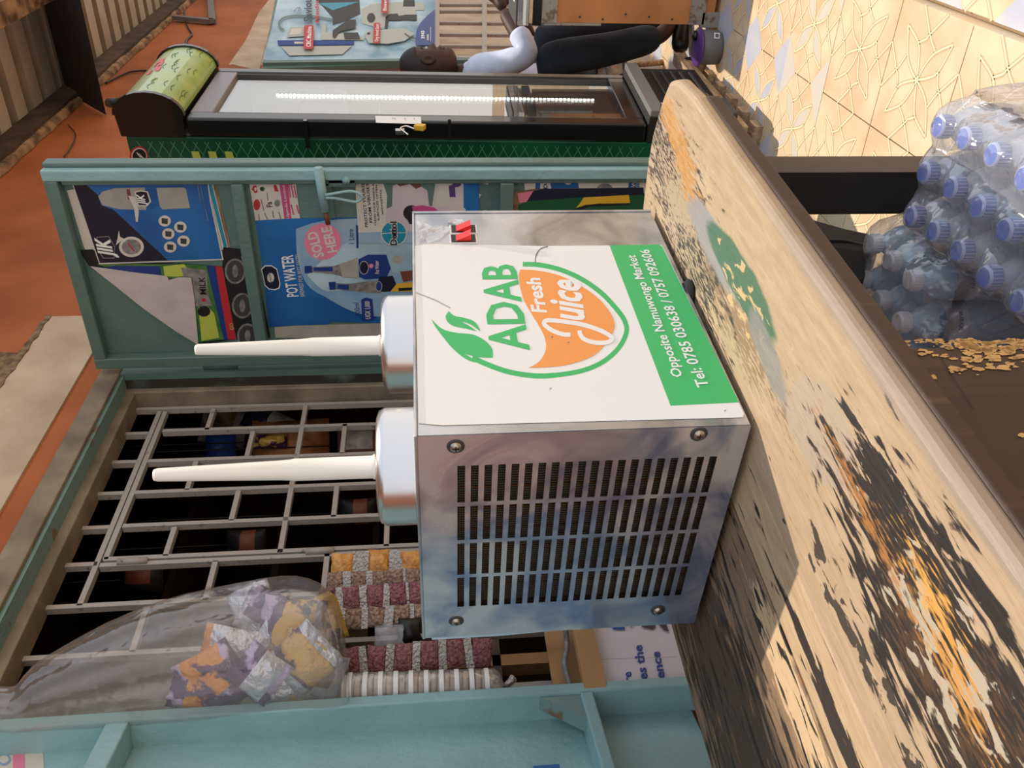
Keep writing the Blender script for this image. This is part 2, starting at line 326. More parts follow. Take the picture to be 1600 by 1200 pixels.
# ------------------------------------------------------------------ mesh builder
ORG = {}
class MB:
    def __init__(s): s.V = []; s.F = []; s.MI = []; s.mats = []; s.smooth = []
    def mi(s, m):
        if m not in s.mats: s.mats.append(m)
        return s.mats.index(m)
    def add(s, V, F, m, sm=False):
        o = len(s.V); s.V += [Vector(v) for v in V]; k = s.mi(m)
        for f in F: s.F.append([i+o for i in f]); s.MI.append(k); s.smooth.append(sm)
        return s
    def box(s, a, b, m, T=None):
        x0, y0, z0 = a; x1, y1, z1 = b
        V = [Vector(p) for p in ((x0, y0, z0), (x1, y0, z0), (x1, y1, z0), (x0, y1, z0), (x0, y0, z1), (x1, y0, z1), (x1, y1, z1), (x0, y1, z1))]
        if T is not None: V = [T @ v if isinstance(T, Matrix) else T(v) for v in V]
        return s.add(V, [(0, 3, 2, 1), (4, 5, 6, 7), (0, 1, 5, 4), (1, 2, 6, 5), (2, 3, 7, 6), (3, 0, 4, 7)], m)
    def bar(s, p, q, w, h, m, nrm=(0, 1, 0)):
        p, q = Vector(p), Vector(q); d = (q-p).normalized(); nn = Vector(nrm); a = d.cross(nn).normalized()*w/2; c = a.normalized().cross(d).normalized()*h/2
        V = [p-a-c, p+a-c, p+a+c, p-a+c, q-a-c, q+a-c, q+a+c, q-a+c]
        return s.add(V, [(0, 3, 2, 1), (4, 5, 6, 7), (0, 1, 5, 4), (1, 2, 6, 5), (2, 3, 7, 6), (3, 0, 4, 7)], m)
    def tube(s, P, r, m, n=8, cap=True):
        P = [Vector(p) for p in P]; R = r if isinstance(r, (list, tuple)) else [r]*len(P); V = []; F = []
        pa = None
        for i, p in enumerate(P):
            d = (P[min(i+1, len(P)-1)]-P[max(i-1, 0)]).normalized()
            a = (pa - d*pa.dot(d)) if pa is not None else d.orthogonal()
            a.normalize(); pa = a; c = d.cross(a)
            for k in range(n):
                t = 2*math.pi*k/n; V.append(p+(a*math.cos(t)+c*math.sin(t))*R[i])
        for i in range(len(P)-1):
            for k in range(n): F.append((i*n+k, i*n+(k+1) % n, (i+1)*n+(k+1) % n, (i+1)*n+k))
        if cap: F.append(tuple(range(n))[::-1]); F.append(tuple(range((len(P)-1)*n, len(P)*n)))
        return s.add(V, F, m, True)
    def lathe(s, prof, m, c=(0, 0, 0), n=24, T=None, sm=True):
        V = []; F = []; c = Vector(c)
        for r, z in prof:
            for k in range(n):
                t = 2*math.pi*k/n; v = Vector((r*math.cos(t), r*math.sin(t), z))
                V.append((T @ v if T is not None else v)+c)
        for i in range(len(prof)-1):
            for k in range(n): F.append((i*n+k, i*n+(k+1) % n, (i+1)*n+(k+1) % n, (i+1)*n+k))
        return s.add(V, F, m, sm)
    def poly(s, P, m, lift=None):
        """flat concave polygon from 3D points"""
        P = [Vector(p) for p in P]
        if lift is not None: P = [p+Vector(lift) for p in P]
        tri = tessellate_polygon([P])
        return s.add(P, [tuple(t) for t in tri], m)
    def slab(s, P, h, m):
        """polygon P (3D, coplanar) thickened by the vector h"""
        P = [Vector(p) for p in P]; h = Vector(h); n = len(P); tri = tessellate_polygon([P])
        F = [tuple(t) for t in tri]+[tuple(i+n for i in t[::-1]) for t in tri]+[(i, (i+1) % n, (i+1) % n+n, i+n) for i in range(n)]
        return s.add(P+[p+h for p in P], F, m)
    def build(s, name, parent=None, fix=True, bevel=0, subsurf=0):
        me = bpy.data.meshes.new(name); o0 = ORG.get(parent.name, Vector()) if parent else Vector()
        me.from_pydata([v-o0 for v in s.V], [], s.F); me.update()
        for m in s.mats: me.materials.append(MATS[m])
        me.polygons.foreach_set('material_index', s.MI); me.polygons.foreach_set('use_smooth', s.smooth)
        if fix:
            b = bmesh.new(); b.from_mesh(me); bmesh.ops.recalc_face_normals(b, faces=b.faces); b.to_mesh(me); b.free()
        o = bpy.data.objects.new(name, me); COL.objects.link(o)
        if parent: o.parent = parent
        ORG[o.name] = o0
        if bevel:
            md = o.modifiers.new('bevel', 'BEVEL'); md.width = bevel; md.segments = 3; md.limit_method = 'ANGLE'
        if subsurf:
            md = o.modifiers.new('sub', 'SUBSURF'); md.levels = subsurf; md.render_levels = subsurf
        return o
def tag(o, label, cat, group=None):
    o['label'] = label; o['category'] = cat
    if group: o['group'] = group
    return o
def thing(name, label, cat, loc=(0, 0, 0), group=None):
    o = bpy.data.objects.new(name, None); COL.objects.link(o); o.location = loc; ORG[o.name] = Vector(loc); o.empty_display_size = .05
    return tag(o, label, cat, group)
def struct(o): o['kind'] = 'structure'; return o
def sempty(name, loc=(0, 0, 0)):
    o = bpy.data.objects.new(name, None); COL.objects.link(o); o.location = loc; ORG[o.name] = Vector(loc); o['kind'] = 'structure'; return o

_tc = {}
def text_mesh(txt, bold=0.0, shear=0):
    k = (txt, bold, shear)
    if k in _tc: return _tc[k]
    cu = bpy.data.curves.new('t', 'FONT'); cu.body = txt; cu.resolution_u = 2; cu.offset = bold; cu.shear = shear; cu.size = 1
    ob = bpy.data.objects.new('t', cu)
    me = bpy.data.meshes.new_from_object(ob)
    V = [v.co.copy() for v in me.vertices]; F = [tuple(p.vertices) for p in me.polygons]
    bpy.data.objects.remove(ob); bpy.data.curves.remove(cu); bpy.data.meshes.remove(me)
    x0 = min(v.x for v in V); x1 = max(v.x for v in V)
    _tc[k] = (V, F, x0, x1); return _tc[k]
def text(mb, txt, A, B, C, m, lift=(0, 0, 0), bold=0., shear=0, cap=.70):
    """A baseline start, B baseline end, C top of a capital above A (3D points in one plane)"""
    V, F, x0, x1 = text_mesh(txt, bold, shear); A, B, C = Vector(A), Vector(B), Vector(C)
    ex = (B-A)/(x1-x0); ey = (C-A)/cap; L = Vector(lift)
    mb.add([A+ex*(v.x-x0)+ey*v.y+L for v in V], F, m)

class Plane:
    """flat print on a plane: pixels of the photograph carried onto it, layer by layer"""
    def __init__(s, n, p, step=.0004): s.n = Vector(n).normalized(); s.p = Vector(p); s.step = step; s.k = 0
    def at(s, px, py): return onp(px, py, s.n, s.p)
    def L(s, up=True):
        if up: s.k += 1
        return s.n*(s.step*s.k)
    def zoom(s, ox, oy, sc): s.z = (ox, oy, sc); return s
    def q(s, x, y): ox, oy, sc = s.z; return s.at(ox+x/sc, oy+y/sc)
    def poly(s, mb, pts, m, up=True): mb.poly([s.q(*p) for p in pts], m, s.L(up))
    def circ(s, mb, c, r, m, ry=None, n=20, up=True):
        ry = ry or r; s.poly(mb, [(c[0]+r*math.cos(2*math.pi*i/n), c[1]+ry*math.sin(2*math.pi*i/n)) for i in range(n)], m, up)
    def ring(s, mb, c, r, m, wd, ry=None, n=24):
        ry = ry or r; s.stroke(mb, [(c[0]+r*math.cos(2*math.pi*i/n), c[1]+ry*math.sin(2*math.pi*i/n)) for i in range(n+1)], wd, m)
    def stroke(s, mb, pts, wd, m, up=True):
        L = s.L(up); W = wd if isinstance(wd, (list, tuple)) else [wd]*len(pts); V = []
        for i, p in enumerate(pts):
            a = pts[max(i-1, 0)]; b = pts[min(i+1, len(pts)-1)]; dx, dy = b[0]-a[0], b[1]-a[1]; l = math.hypot(dx, dy) or 1
            nx, ny = -dy/l*W[i]/2, dx/l*W[i]/2
            V += [s.q(p[0]+nx, p[1]+ny)+L, s.q(p[0]-nx, p[1]-ny)+L]
        mb.add(V, [(2*i, 2*i+1, 2*i+3, 2*i+2) for i in range(len(pts)-1)], m)
    def text(s, mb, t, A, B, C, m, bold=0., shear=0): text(mb, t, s.q(*A), s.q(*B), s.q(*C), m, s.L(), bold, shear)
def spline(P, k=6):
    out = []
    for i in range(len(P)-1):
        p0, p1, p2, p3 = P[max(i-1, 0)], P[i], P[i+1], P[min(i+2, len(P)-1)]
        for j in range(k):
            t = j/k
            out.append(tuple(.5*((2*b)+(-a+c)*t+(2*a-5*b+4*c-d)*t*t+(-a+3*b-3*c+d)*t**3) for a, b, c, d in zip(p0, p1, p2, p3)))
    out.append(tuple(P[-1])); return out
# ================================================================== SETTING
YF = 1.466                                  # face of the shop front
mat('tile_cream', (236, 214, 178), .35, rgb2=(218, 188, 150), vscale=7, bump=.05)
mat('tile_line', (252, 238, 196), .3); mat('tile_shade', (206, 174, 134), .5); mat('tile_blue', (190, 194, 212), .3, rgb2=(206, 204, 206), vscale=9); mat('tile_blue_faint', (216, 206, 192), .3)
mat('grout', (120, 98, 74), .9)
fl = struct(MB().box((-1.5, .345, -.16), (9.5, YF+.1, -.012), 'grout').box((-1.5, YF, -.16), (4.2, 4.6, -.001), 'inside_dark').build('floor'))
def tile_mesh(blue, w=.305, d=.305):
    b = MB(); g = .0016; hw, hd = w/2-g, d/2-g
    b.box((-hw, -hd, -.012), (hw, hd, 0), 'tile_cream')
    def R(p, k):
        for _ in range(k): p = (-p[1], p[0])
        return p
    def st(P, wd=.0042, z=.0006):
        P = [Vector((x*.305, y*.305, z)) for x, y in P if abs(x) <= .5 and abs(y) <= .5]
        V = []
        for i, p in enumerate(P):
            dv = (P[min(i+1, len(P)-1)]-P[max(i-1, 0)]).normalized(); nv = Vector((-dv.y, dv.x, 0))*wd/2; V += [p+nv, p-nv]
        b.add(V, [(2*i, 2*i+1, 2*i+3, 2*i+2) for i in range(len(P)-1)], 'tile_line')
        V = [v+(v-P[i//2])*1.5-Vector((0, 0, .0002)) for i, v in enumerate(V)]; b.add(V, [(2*i, 2*i+1, 2*i+3, 2*i+2) for i in range(len(P)-1)], 'tile_shade')  # wider brown strip paints the shadow beside each raised line
    def st2(P): st(P, .0042)
    for k in range(4):
        A = spline([(0, 0), (.05, .12), (.14, .23), (.33, .33)], 3); B = spline([(0, 0), (.16, .06), (.25, .13), (.33, .33)], 3)
        st([R(p, k) for p in A]); st([R(p, k) for p in B])
        for P in ([(.33, 0), (.29, .03), (.24, .13)], [(.33, 0), (.29, -.05), (.24, -.13)], [(.33, 0), (.5, .17)], [(.33, 0), (.5, -.17)]): st([R(p, k) for p in P])
        if blue:
            pet = A+B[::-1][1:-1]
            b.poly([Vector((R(p, k)[0]*.305, R(p, k)[1]*.305, .0003)) for p in pet], blue)
            b.poly([Vector((R(p, k)[0]*.305, R(p, k)[1]*.305, .0003)) for p in ((.5, .2), (.36, .33), (.33, .36), (.2, .5), (.5, .5))], blue)
    return b
protos = {}
def put_tile(x, y, z, kind, par, dpt=.305):
    key = (kind, round(dpt, 3))
    if key not in protos:
        o = tile_mesh(kind).build('tile', par, fix=False)
        if dpt < .3:
            b = bmesh.new(); b.from_mesh(o.data); bmesh.ops.bisect_plane(b, geom=b.verts[:]+b.edges[:]+b.faces[:], plane_co=(0, dpt-.1525, 0), plane_no=(0, 1, 0), clear_outer=True); b.to_mesh(o.data); b.free()
        protos[key] = o
    else:
        o = protos[key].copy(); COL.objects.link(o); o.parent = par
    o.location = (x, y, z); return o
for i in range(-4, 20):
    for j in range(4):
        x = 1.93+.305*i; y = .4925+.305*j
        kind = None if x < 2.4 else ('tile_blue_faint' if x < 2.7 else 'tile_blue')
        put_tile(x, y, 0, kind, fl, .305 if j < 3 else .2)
lo = struct(MB().box((-3, -8, -.2), (14, .343, -.047), 'ground').build('floor'))
for i in range(-1, 14):
    for j in range(2): put_tile(1.83+.305*i, .18-.305*j, -.035, 'tile_blue', lo)
struct(MB().box((-1.5, .3405, -.04), (9.5, .3445, -.0005), 'tile_cream').build('trim_step'))

# shop front wall: opening 1.03..2.28 wide, 2.17 high
wl = MB(); T = .16
OX0, OX1, OZ = 1.03, 2.285, 2.135
def wall_rect(x0, x1, z0, z1, m): wl.box((x0, YF, z0), (x1, YF+T, z1), m)
wall_rect(-1.5, OX0, 0, 3.12, 'orange_wall'); wall_rect(OX0, OX1, OZ, 2.195, 'orange_wall'); wall_rect(OX0, OX1, 2.195, 2.40, 'cream_wall'); wall_rect(OX0, OX1, 2.40, 3.12, 'orange_wall')
wall_rect(OX1, 2.75, 0, 2.40, 'orange_wall'); wall_rect(OX1, 9.5, 2.40, 3.12, 'orange_wall'); wall_rect(2.75, 6.0, 0, 2.40, 'orange_wall'); wall_rect(6.0, 9.5, 0, 2.40, 'cream_wall')
# the cream band runs on as a proud plaster lintel with a rough broken edge
wf = struct(wl.build('wall_front'))
rng = random.Random(3)
def rough_band(x0, x1, z, h, m, name, n=60):
    b = MB(); P0 = []; P1 = []
    for i in range(n+1):
        x = x0+(x1-x0)*i/n; P0.append(Vector((x, YF-.012, z-h*(.3+rng.random()*.7)))); P1.append(Vector((x, YF-.012, z+h*(.3+rng.random()*.7))))
    b.slab(P0+P1[::-1], (0, .012, 0), m); return b.build(name, wf)
rough_band(1.0, 2.62, 2.405, .014, 'rough_plaster', 'plaster_ridge'); 
pl = MB().box((1.0, YF-.008, 2.195), (2.62, YF, 2.40), 'cream_wall').build('plaster_band', wf)
# patch of bare plaster above the band, at the frame's left
pp = [onY(*p, YF-.006) for p in [(0, 550), (45, 552), (46, 560), (30, 590), (0, 620)]]
MB().slab(pp, (0, .006, 0), 'rough_plaster').build('bare_plaster', wf)
b = MB(); P = [onY(*p, YF-.004) for p in [(362, 100), (372, 88), (392, 46), (404, 20), (420, 0), (440, 0), (425, 30), (405, 110)]]
MB().slab(P, (0, .004, 0), 'cream_wall').build('plaster_band', wf)

# timber wall plate with peeling paint, along the top of the wall
wp = MB(); n = 70
V = []; 
for i in range(n+1):
    x = 2.0+7.0*i/n; j = rng.uniform(-.012, .012); k = rng.uniform(-.01, .01)
    V += [(x, YF-.032+k*.6, 3.058+j*.5), (x, YF-.004, 3.05+j*.5), (x, YF-.004, 3.078), (x, YF-.036+k*.6, 3.078)]
F = []
for i in range(n):
    for k in range(4): F.append((i*4+k, i*4+(k+1) % 4, (i+1)*4+(k+1) % 4, (i+1)*4+k))
wp.add(V, F, 'peeling_timber').box((2, YF-.055, 3.078), (12, YF, 3.2), 'old_timber'); struct(wp.build('trim_wall_plate'))
# corrugated roof
cb = MB(); V = []; F = []; prof = []; x = -2.0
while x < 12.5:
    prof += [(x, 0), (x+.13, 0), (x+.15, .035), (x+.20, .035), (x+.22, 0)]; x += .22
ya, yb = .50, YF+.35
for (x, z) in prof: V += [(x, ya, 3.20+z), (x, yb, 3.20+z), (x, ya, 3.203+z), (x, yb, 3.203+z)]
for i in range(len(prof)-1):
    a = i*4; F += [(a, a+1, a+5, a+4)]
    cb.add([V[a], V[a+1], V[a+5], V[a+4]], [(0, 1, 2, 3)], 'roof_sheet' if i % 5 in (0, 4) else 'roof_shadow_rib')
struct(cb.build('ceiling', fix=False))
struct(MB().box((-2, YF+.02, 3.16), (12.5, YF+.16, 3.4), 'inside_dark').build('ceiling_filler'))
# dark rafter
r0 = [onZ(*p, 3.02) for p in ((72, 0), (130, 0), (166, 183), (105, 150))]
struct(MB().slab([(5.27, .45, 3.19), (5.25, YF-.01, 3.17), (4.85, YF-.01, 2.85), (4.87, .45, 2.85)], (.05, 0, .03), 'rafter_wood').build('trim_rafter'))
struct(MB().box((1.0, .80, 3.02), (4.98, .90, 3.12), 'peeling_timber').build('trim_purlin'))
# shop interior shell
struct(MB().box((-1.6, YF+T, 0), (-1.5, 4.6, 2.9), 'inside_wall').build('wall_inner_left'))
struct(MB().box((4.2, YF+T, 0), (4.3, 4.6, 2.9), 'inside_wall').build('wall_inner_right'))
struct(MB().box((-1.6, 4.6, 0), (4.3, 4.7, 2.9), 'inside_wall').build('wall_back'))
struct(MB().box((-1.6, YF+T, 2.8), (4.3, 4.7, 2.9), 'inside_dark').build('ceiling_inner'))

# door frame and reveal
df = sempty('door_1', (OX0, YF, 0))
MB().box((OX0, YF-.014, 2.075), (OX1, YF-.0, 2.135), 'beige_frame').build('frame_head', df, bevel=.003)
MB().box((OX0, YF, 2.066), (OX1, YF+.05, 2.135), 'teal_worn').build('frame_head', df)
MB().box((OX0, YF+.05, 2.04), (OX1, YF+.12, 2.135), 'beige_frame').build('soffit_board', df, bevel=.004)
MB().box((OX1-.035, YF-.01, 0), (OX1, YF+.012, 2.10), 'teal').build('frame_side', df)
MB().box((OX1-.035, YF+.012, 0), (OX1, YF+.05, 2.10), 'dark_soot').build('frame_side', df)
MB().box((OX1-.055, YF+.045, 0), (OX1, YF+.115, 2.10), 'beige_frame').build('frame_side', df, bevel=.004)
MB().box((OX0, YF-.02, 0), (OX0+.012, YF+.11, 2.10), 'beige_frame').build('frame_side', df)

# ------------------------------------------------------------------ security grille (bars welded in a staggered pattern)
YG = YF+.105
gr = thing('security_grille', 'grey painted steel security grille with staggered bars closing the shop doorway', 'grille', (1.65, YG, 0))
HB = [ # upright bars (photo ends)
 [(188, 644), (645, 629)], [(175, 682), (232, 680)], [(254, 679), (645, 661)], [(152, 726), (218, 725)], [(232, 724), (645, 709)],
 [(126, 776), (196, 774)], [(212, 773), (645, 756)], [(105, 830), (173, 827)], [(193, 825), (650, 806)], [(163, 878), (655, 854)],
 [(73, 888), (153, 885)], [(157, 887), (655, 863)], [(60, 955), (560, 927)], [(-30, 1034), (880, 988)], [(560, 1092), (885, 1068)]]
VB = [ # level bars
 [(249, 646), (127, 950)], [(262, 646), (162, 878)], [(478, 636), (438, 867)], [(336, 642), (322, 675)], [(617, 612), (618, 630)],
 [(396, 677), (386, 716)], [(539, 666), (535, 712)], [(308, 724), (292, 769)], [(375, 770), (360, 817)], [(526, 763), (522, 811)],
 [(273, 827), (260, 872)], [(605, 812), (604, 857)], [(337, 880), (322, 942)], [(225, 952), (213, 1022)], [(30, 905), (57, 957)],
 [(512, 866), (505, 932)], [(884, 975), (884, 1075)], [(455, 935), (440, 1010)], [(798, 1072), (798, 1092)], [(188, 644), (60, 955)]]
for k, (L_, w_) in enumerate(((HB, .0105), (VB, .0105))):
    for (a, c) in L_:
        p, q = onY(*a, YG), onY(*c, YG)
        if k == 0: q.x = p.x = (p.x+q.x)/2 if abs(p.x-q.x) < .06 else p.x
        else: p.z = q.z = (p.z+q.z)/2
        if k == 0 and c[0] in (645, 650, 655): q.z = .06
        p.x = max(p.x, OX0+.014); q.x = max(q.x, OX0+.014); p.x = min(p.x, OX1-.06); q.x = min(q.x, OX1-.06)
        MB().bar(p, q, w_*1.25, .018, 'grille_paint', (0, 1, 0)).build('bar', gr)
for z_ in (.06, .45, .85): MB().bar((OX0+.014, YG, z_), (OX1-.06, YG, z_), .0131, .018, 'grille_paint', (0, 1, 0)).build('bar', gr)
for c in ((207, 877), (500, 861)):
    p = onY(*c, YG-.012); MB().tube([p-Vector((0, 0, .035)), p+Vector((0, 0, .035))], .009, 'grille_paint', 8).build('hinge', gr)

# ------------------------------------------------------------------ right door leaf, swung out square to the wall
XL = 2.275
dl = sempty('door_2', (XL, YF-.04, 0))
y0, y1, zt = .817, YF-.035, 2.135
MB().box((XL, y0+.002, .102), (XL+.004, y1-.002, zt-.002), 'teal').build('door_panel', dl)
def tube_bar(x0, x1, a, c, za, zb, name, m='teal'): return MB().box((x0, a, za), (x1, c, zb), m).build(name, dl, bevel=.004)
tube_bar(XL-.035, XL, y0, y0+.03, .10, zt, 'stile', 'teal_lit'); tube_bar(XL-.012, XL+.03, y0-.012, y0, .10, zt, 'edge_flange', 'teal')
tube_bar(XL-.022, XL, y0+.03, y0+.045, .14, zt-.04, 'stile_step', 'teal')
tube_bar(XL-.035, XL, y1-.035, y1, .10, zt, 'stile'); tube_bar(XL-.034, XL, y0+.03, y1-.035, zt-.036, zt-.001, 'top_rail'); tube_bar(XL-.034, XL, y0+.03, y1-.035, .10, .135, 'bottom_rail')
for pa, pb in (((358, 300), (385, 300)), ((778, 300), (806, 300))):
    za, zb = onX(*pb, XL-.03).z, onX(*pa, XL-.03).z
    tube_bar(XL-.035, XL, y0+.04, y1-.035, za+.006, zb-.006, 'rail')
for zc in (1.78, .5): MB().tube([(XL-.01, y1+.012, zc-.05), (XL-.01, y1+.012, zc+.05)], .011, 'teal', 10).build('hinge', dl)
# slide bolt
XB = XL-.05
a, c = onX(497, 262, XB), onX(508, 330, XB)
bt = MB().tube([a, c], .0125, 'teal_lit', 12).build('bolt_sleeve', dl)
MB().tube([c, onX(513, 350, XB)], .0075, 'brown_print', 10).build('bolt_rod', bt)
MB().tube([onX(*p, XB-.012) for p in spline([(508, 305), (525, 302), (545, 299), (558, 301), (566, 308), (558, 315), (545, 314), (525, 310), (509, 309)], 4)], .0042, 'teal_lit', 8).build('bolt_handle', bt)
pk = [onX(*p, XL-.022) for p in ((512, 270), (552, 271), (556, 292), (514, 292))]; MB().slab(pk, (.02, 0, 0), 'teal').build('hasp_plate', bt)
pk = [onX(*p, XL-.012) for p in ((508, 290), (518, 290), (524, 340), (514, 342))]; MB().slab(pk, (.01, 0, 0), 'teal').build('bolt_plate', bt)
p = onX(541, 281, XL-.03); MB().lathe([(.0, -.008), (.011, -.006), (.009, .004), (.0, .006)], 'teal_lit', (p.x, p.y, p.z), 10, Matrix.Rotation(math.pi/2, 3, 'Y')).build('bolt_nut', bt)

# ------------------------------------------------------------------ left door leaf, folded back towards the wall
hx, hy = OX0-.03, YF-.042; ang = math.radians(17)
LD = Vector((-math.cos(ang), -math.sin(ang), 0)); LN = Vector((math.sin(ang), -math.cos(ang), 0))     # along the leaf, and out towards the street
d3 = sempty('door_3', (hx, hy, 0))
def LP(s, n, z): return Vector((hx, hy, 0))+LD*s+LN*n+Vector((0, 0, z))
def lbox(s0, s1, n0, n1, z0, z1, m, name, bev=.004):
    b = MB(); b.box((s0, n0, z0), (s1, n1, z1), m, T=lambda v: LP(v.x, v.y, v.z)); return b.build(name, d3, bevel=bev)
lbox(0, .62, -.022, -.018, .66, 2.135, 'teal_lit', 'door_panel', 0)
lbox(0, .028, -.022, .04, .02, 2.135, 'teal_lit', 'stile'); lbox(.592, .62, -.022, .04, .02, 2.135, 'teal_lit', 'stile')
lbox(.0, .62, .006, .04, 2.10, 2.135, 'teal_lit', 'top_rail')
def zl(px, py):
    p = onp(px, py, LN, LP(0, .02, 0)); return p.z
z1_, z2_ = zl(167, 1180), zl(932, 1150)
lbox(.028, .592, -.018, .04, z1_-.02, z1_+.02, 'teal_lit', 'rail'); lbox(.028, .592, -.018, .04, z2_-.012, z2_+.012, 'teal_lit', 'rail')
b = MB(); b.add([LP(.028, .006, z2_+.012), LP(.10, .006, z2_+.012), LP(.028, .006, z2_+.09), LP(.028, .034, z2_+.012), LP(.10, .034, z2_+.012), LP(.028, .034, z2_+.09)], [(0, 1, 2), (3, 5, 4), (0, 3, 4, 1), (1, 4, 5, 2), (2, 5, 3, 0)], 'teal_worn'); b.build('corner_gusset', d3)
lbox(.06, .592, .002, .02, .05, .64, 'black', 'lower_panel', 0); lbox(.0, .06, .006, .03, .02, .66, 'teal_lit', 'stile_step')
# ================================================================== BENCH
bn = thing('bench_counter', 'long weathered plank bench with flaking cream paint and dark brown skirt, under the steel machine', 'bench', (.9, .6, 0))
TZ = .765
def bench_slab(P, z0, z1, m, name, par, bev=0):
    b = MB(); b.slab([BW(s, t, z0) for s, t in P], (0, 0, z1-z0), m); return b.build(name, par, bevel=bev)
end = [(.62, 0)]+[(.35, 0), (.16, -.002), (.07, .006), (.03, .022), (.012, .05), (.0, .075), (-.02, .13), (-.024, .18), (-.016, .24), (-.012, .279)]
bench_slab([(1.45, 0)]+end+[(1.45, .279)], TZ-.024, TZ, 'plank_near', 'plank', bn, .009)
bench_slab([(1.45, .2815), (-.010, .2815), (.0, .3655), (1.45, .3655)], TZ-.034, TZ-.0015, 'plank_mid', 'plank', bn, .003)
bench_slab([(1.45, .3685), (.002, .3685), (.02, .56), (1.45, .56)], TZ-.034, TZ-.001, 'plank_far', 'plank', bn, .003)
bench_slab([(1.45, .5625), (.02, .5625), (.03, .742), (1.45, .742)], TZ-.034, TZ-.002, 'plank_far', 'plank', bn, .004)
bench_slab([(1.45, .014), (.10, .014), (.10, .05), (1.45, .05)], TZ-.040, TZ-.024, 'apron_brown', 'apron', bn, .003)
bench_slab([(1.45, -.003), (.16, -.004), (.16, .012), (1.45, .012)], TZ-.038, TZ-.018, 'apron_brown', 'edge_strip', bn, .003)
bench_slab([(1.45, .70), (.1, .70), (.1, .73), (1.45, .73)], TZ-.085, TZ-.034, 'apron_brown', 'apron', bn)
# skirt panel below the left part
sk = MB(); P = [BW(.735, .012, z) for z in (.01, TZ-.04)]+[BW(1.45, .012, z) for z in (TZ-.04, .01)]
sk.slab(P, BY*.018, 'apron_brown'); skirt = sk.build('skirt_panel', bn, bevel=.003)
prng = random.Random(11)
nS = BY*-1
ptch = MB(); plS = Plane(-BY, BW(.9, .0115, .5))
for i in range(150):
    if i < 75: px, py = prng.uniform(1400, 1600), 531+abs(prng.gauss(0, 14))
    else: px, py = prng.uniform(1480, 1600), 531+abs(prng.gauss(18, 26))
    if px < 1480 and py > 560 and prng.random() < .6: continue
    r = prng.uniform(1.2, 6.5)*(1.2 if px > 1490 else .7); n_ = 9
    P = []
    for k in range(n_):
        t = 2*math.pi*k/n_; q = r*(.5+.8*prng.random()); P.append(plS.at(px+q*1.7*math.cos(t), py+q*.6*math.sin(t)))
    try: ptch.poly(P, 'bare_wood', -BY*.0004)
    except Exception: pass
for (cx, cy, rr) in ((1405, 578, 4.5), (1431, 592, 6), (1446, 603, 4), (1458, 590, 5), (1428, 562, 3), (1414, 540, 5), (1380, 582, 2), (1404, 594, 1.5), (1596, 680, 5)):
    ptch.poly([plS.at(cx+rr*1.2*math.cos(k)*(.7+.5*prng.random()), cy+rr*.8*math.sin(k)*(.7+.5*prng.random())) for k in np.linspace(0, 5.6, 10)], 'bare_wood', -BY*.0004)
o = ptch.build('bare_wood_patches', bn, fix=False); o['kind'] = 'stuff'
for (pa, pb) in (((1352, 530), (1475, 690)), ((1470, 560), (1520, 640)), ((1490, 690), (1600, 860))):
    b = MB(); plS.zoom(0, 0, 1); plS.stroke(b, [pa, pb], .8, 'matt_black'); b.build('board_joint', bn, fix=False)
# posts
def post(s, t, w_, d_, name='leg', z1=TZ-.036):
    b = MB(); b.slab([BW(s, t, 0), BW(s+w_, t, 0), BW(s+w_, t+d_, 0), BW(s, t+d_, 0)], (0, 0, z1), 'dark_brown'); return b.build(name, bn, bevel=.003)
pc = onY(1150, 268, .47)
def bst(p): v = Vector(p)-BO; return v.dot(BX), v.dot(BY)
mat('worn_or_lit_white', (150, 142, 132), .7, rgb2=(110, 92, 74), vscale=40, lo=.55, hi=.65, bump=.3)  # worn counter edging, and the painted lit face of the bench rail
lg = MB(); a0 = onY(1300, 270, .46); sX = a0.x
lg.box((sX, .46, 0), (sX+.075, .53, TZ-.036), 'matt_black').box((sX+.0005, .4594, 0), (sX+.0745, .46, TZ-.036), 'dark_brown'); lg.build('leg', bn)  # black paints the shaded sides, the brown skin the lit front
post(.06, .62, .07, .07); post(1.36, .05, .07, .07); post(1.36, .62, .07, .07)
q = onZ(1065, 165, TZ-.04)
rl = MB(); rl.box((1.40, .425, .655), (1.50, .50, .724), 'matt_black').box((1.4005, .4242, .6555), (1.4995, .425, .7235), 'worn_or_lit_white').box((1.1, .45, .685), (1.42, .49, .728), 'matt_black'); rl.build('cross_rail', bn, bevel=.003)  # grey skin paints the lit front of the dark block
bench_slab([(1.45, .10), (.1, .10), (.1, .13), (1.45, .13)], .10, .14, 'apron_brown', 'stretcher', bn)

# ================================================================== JUICE MACHINE
MO = Vector((.768, .591, TZ)); MX = Vector((.9966, -.0827, 0)); MY = Vector((.0827, .9966, 0)); MW, MD, MH = .532, .385, .402
FZ = .008
def MP(s, t, z): return MO+MX*s+MY*t+Vector((0, 0, z))
mc = thing('juice_machine', 'stainless steel juice machine with white and green sticker, standing on the bench', 'machine', MP(MW/2, MD/2, 0))
def mbox(s0, s1, t0, t1, z0, z1, m, name, bev=0, par=None):
    b = MB(); b.box((s0, t0, z0), (s1, t1, z1), m, T=lambda v: MP(v.x, v.y, v.z)); return b.build(name, par or mc, bevel=bev)
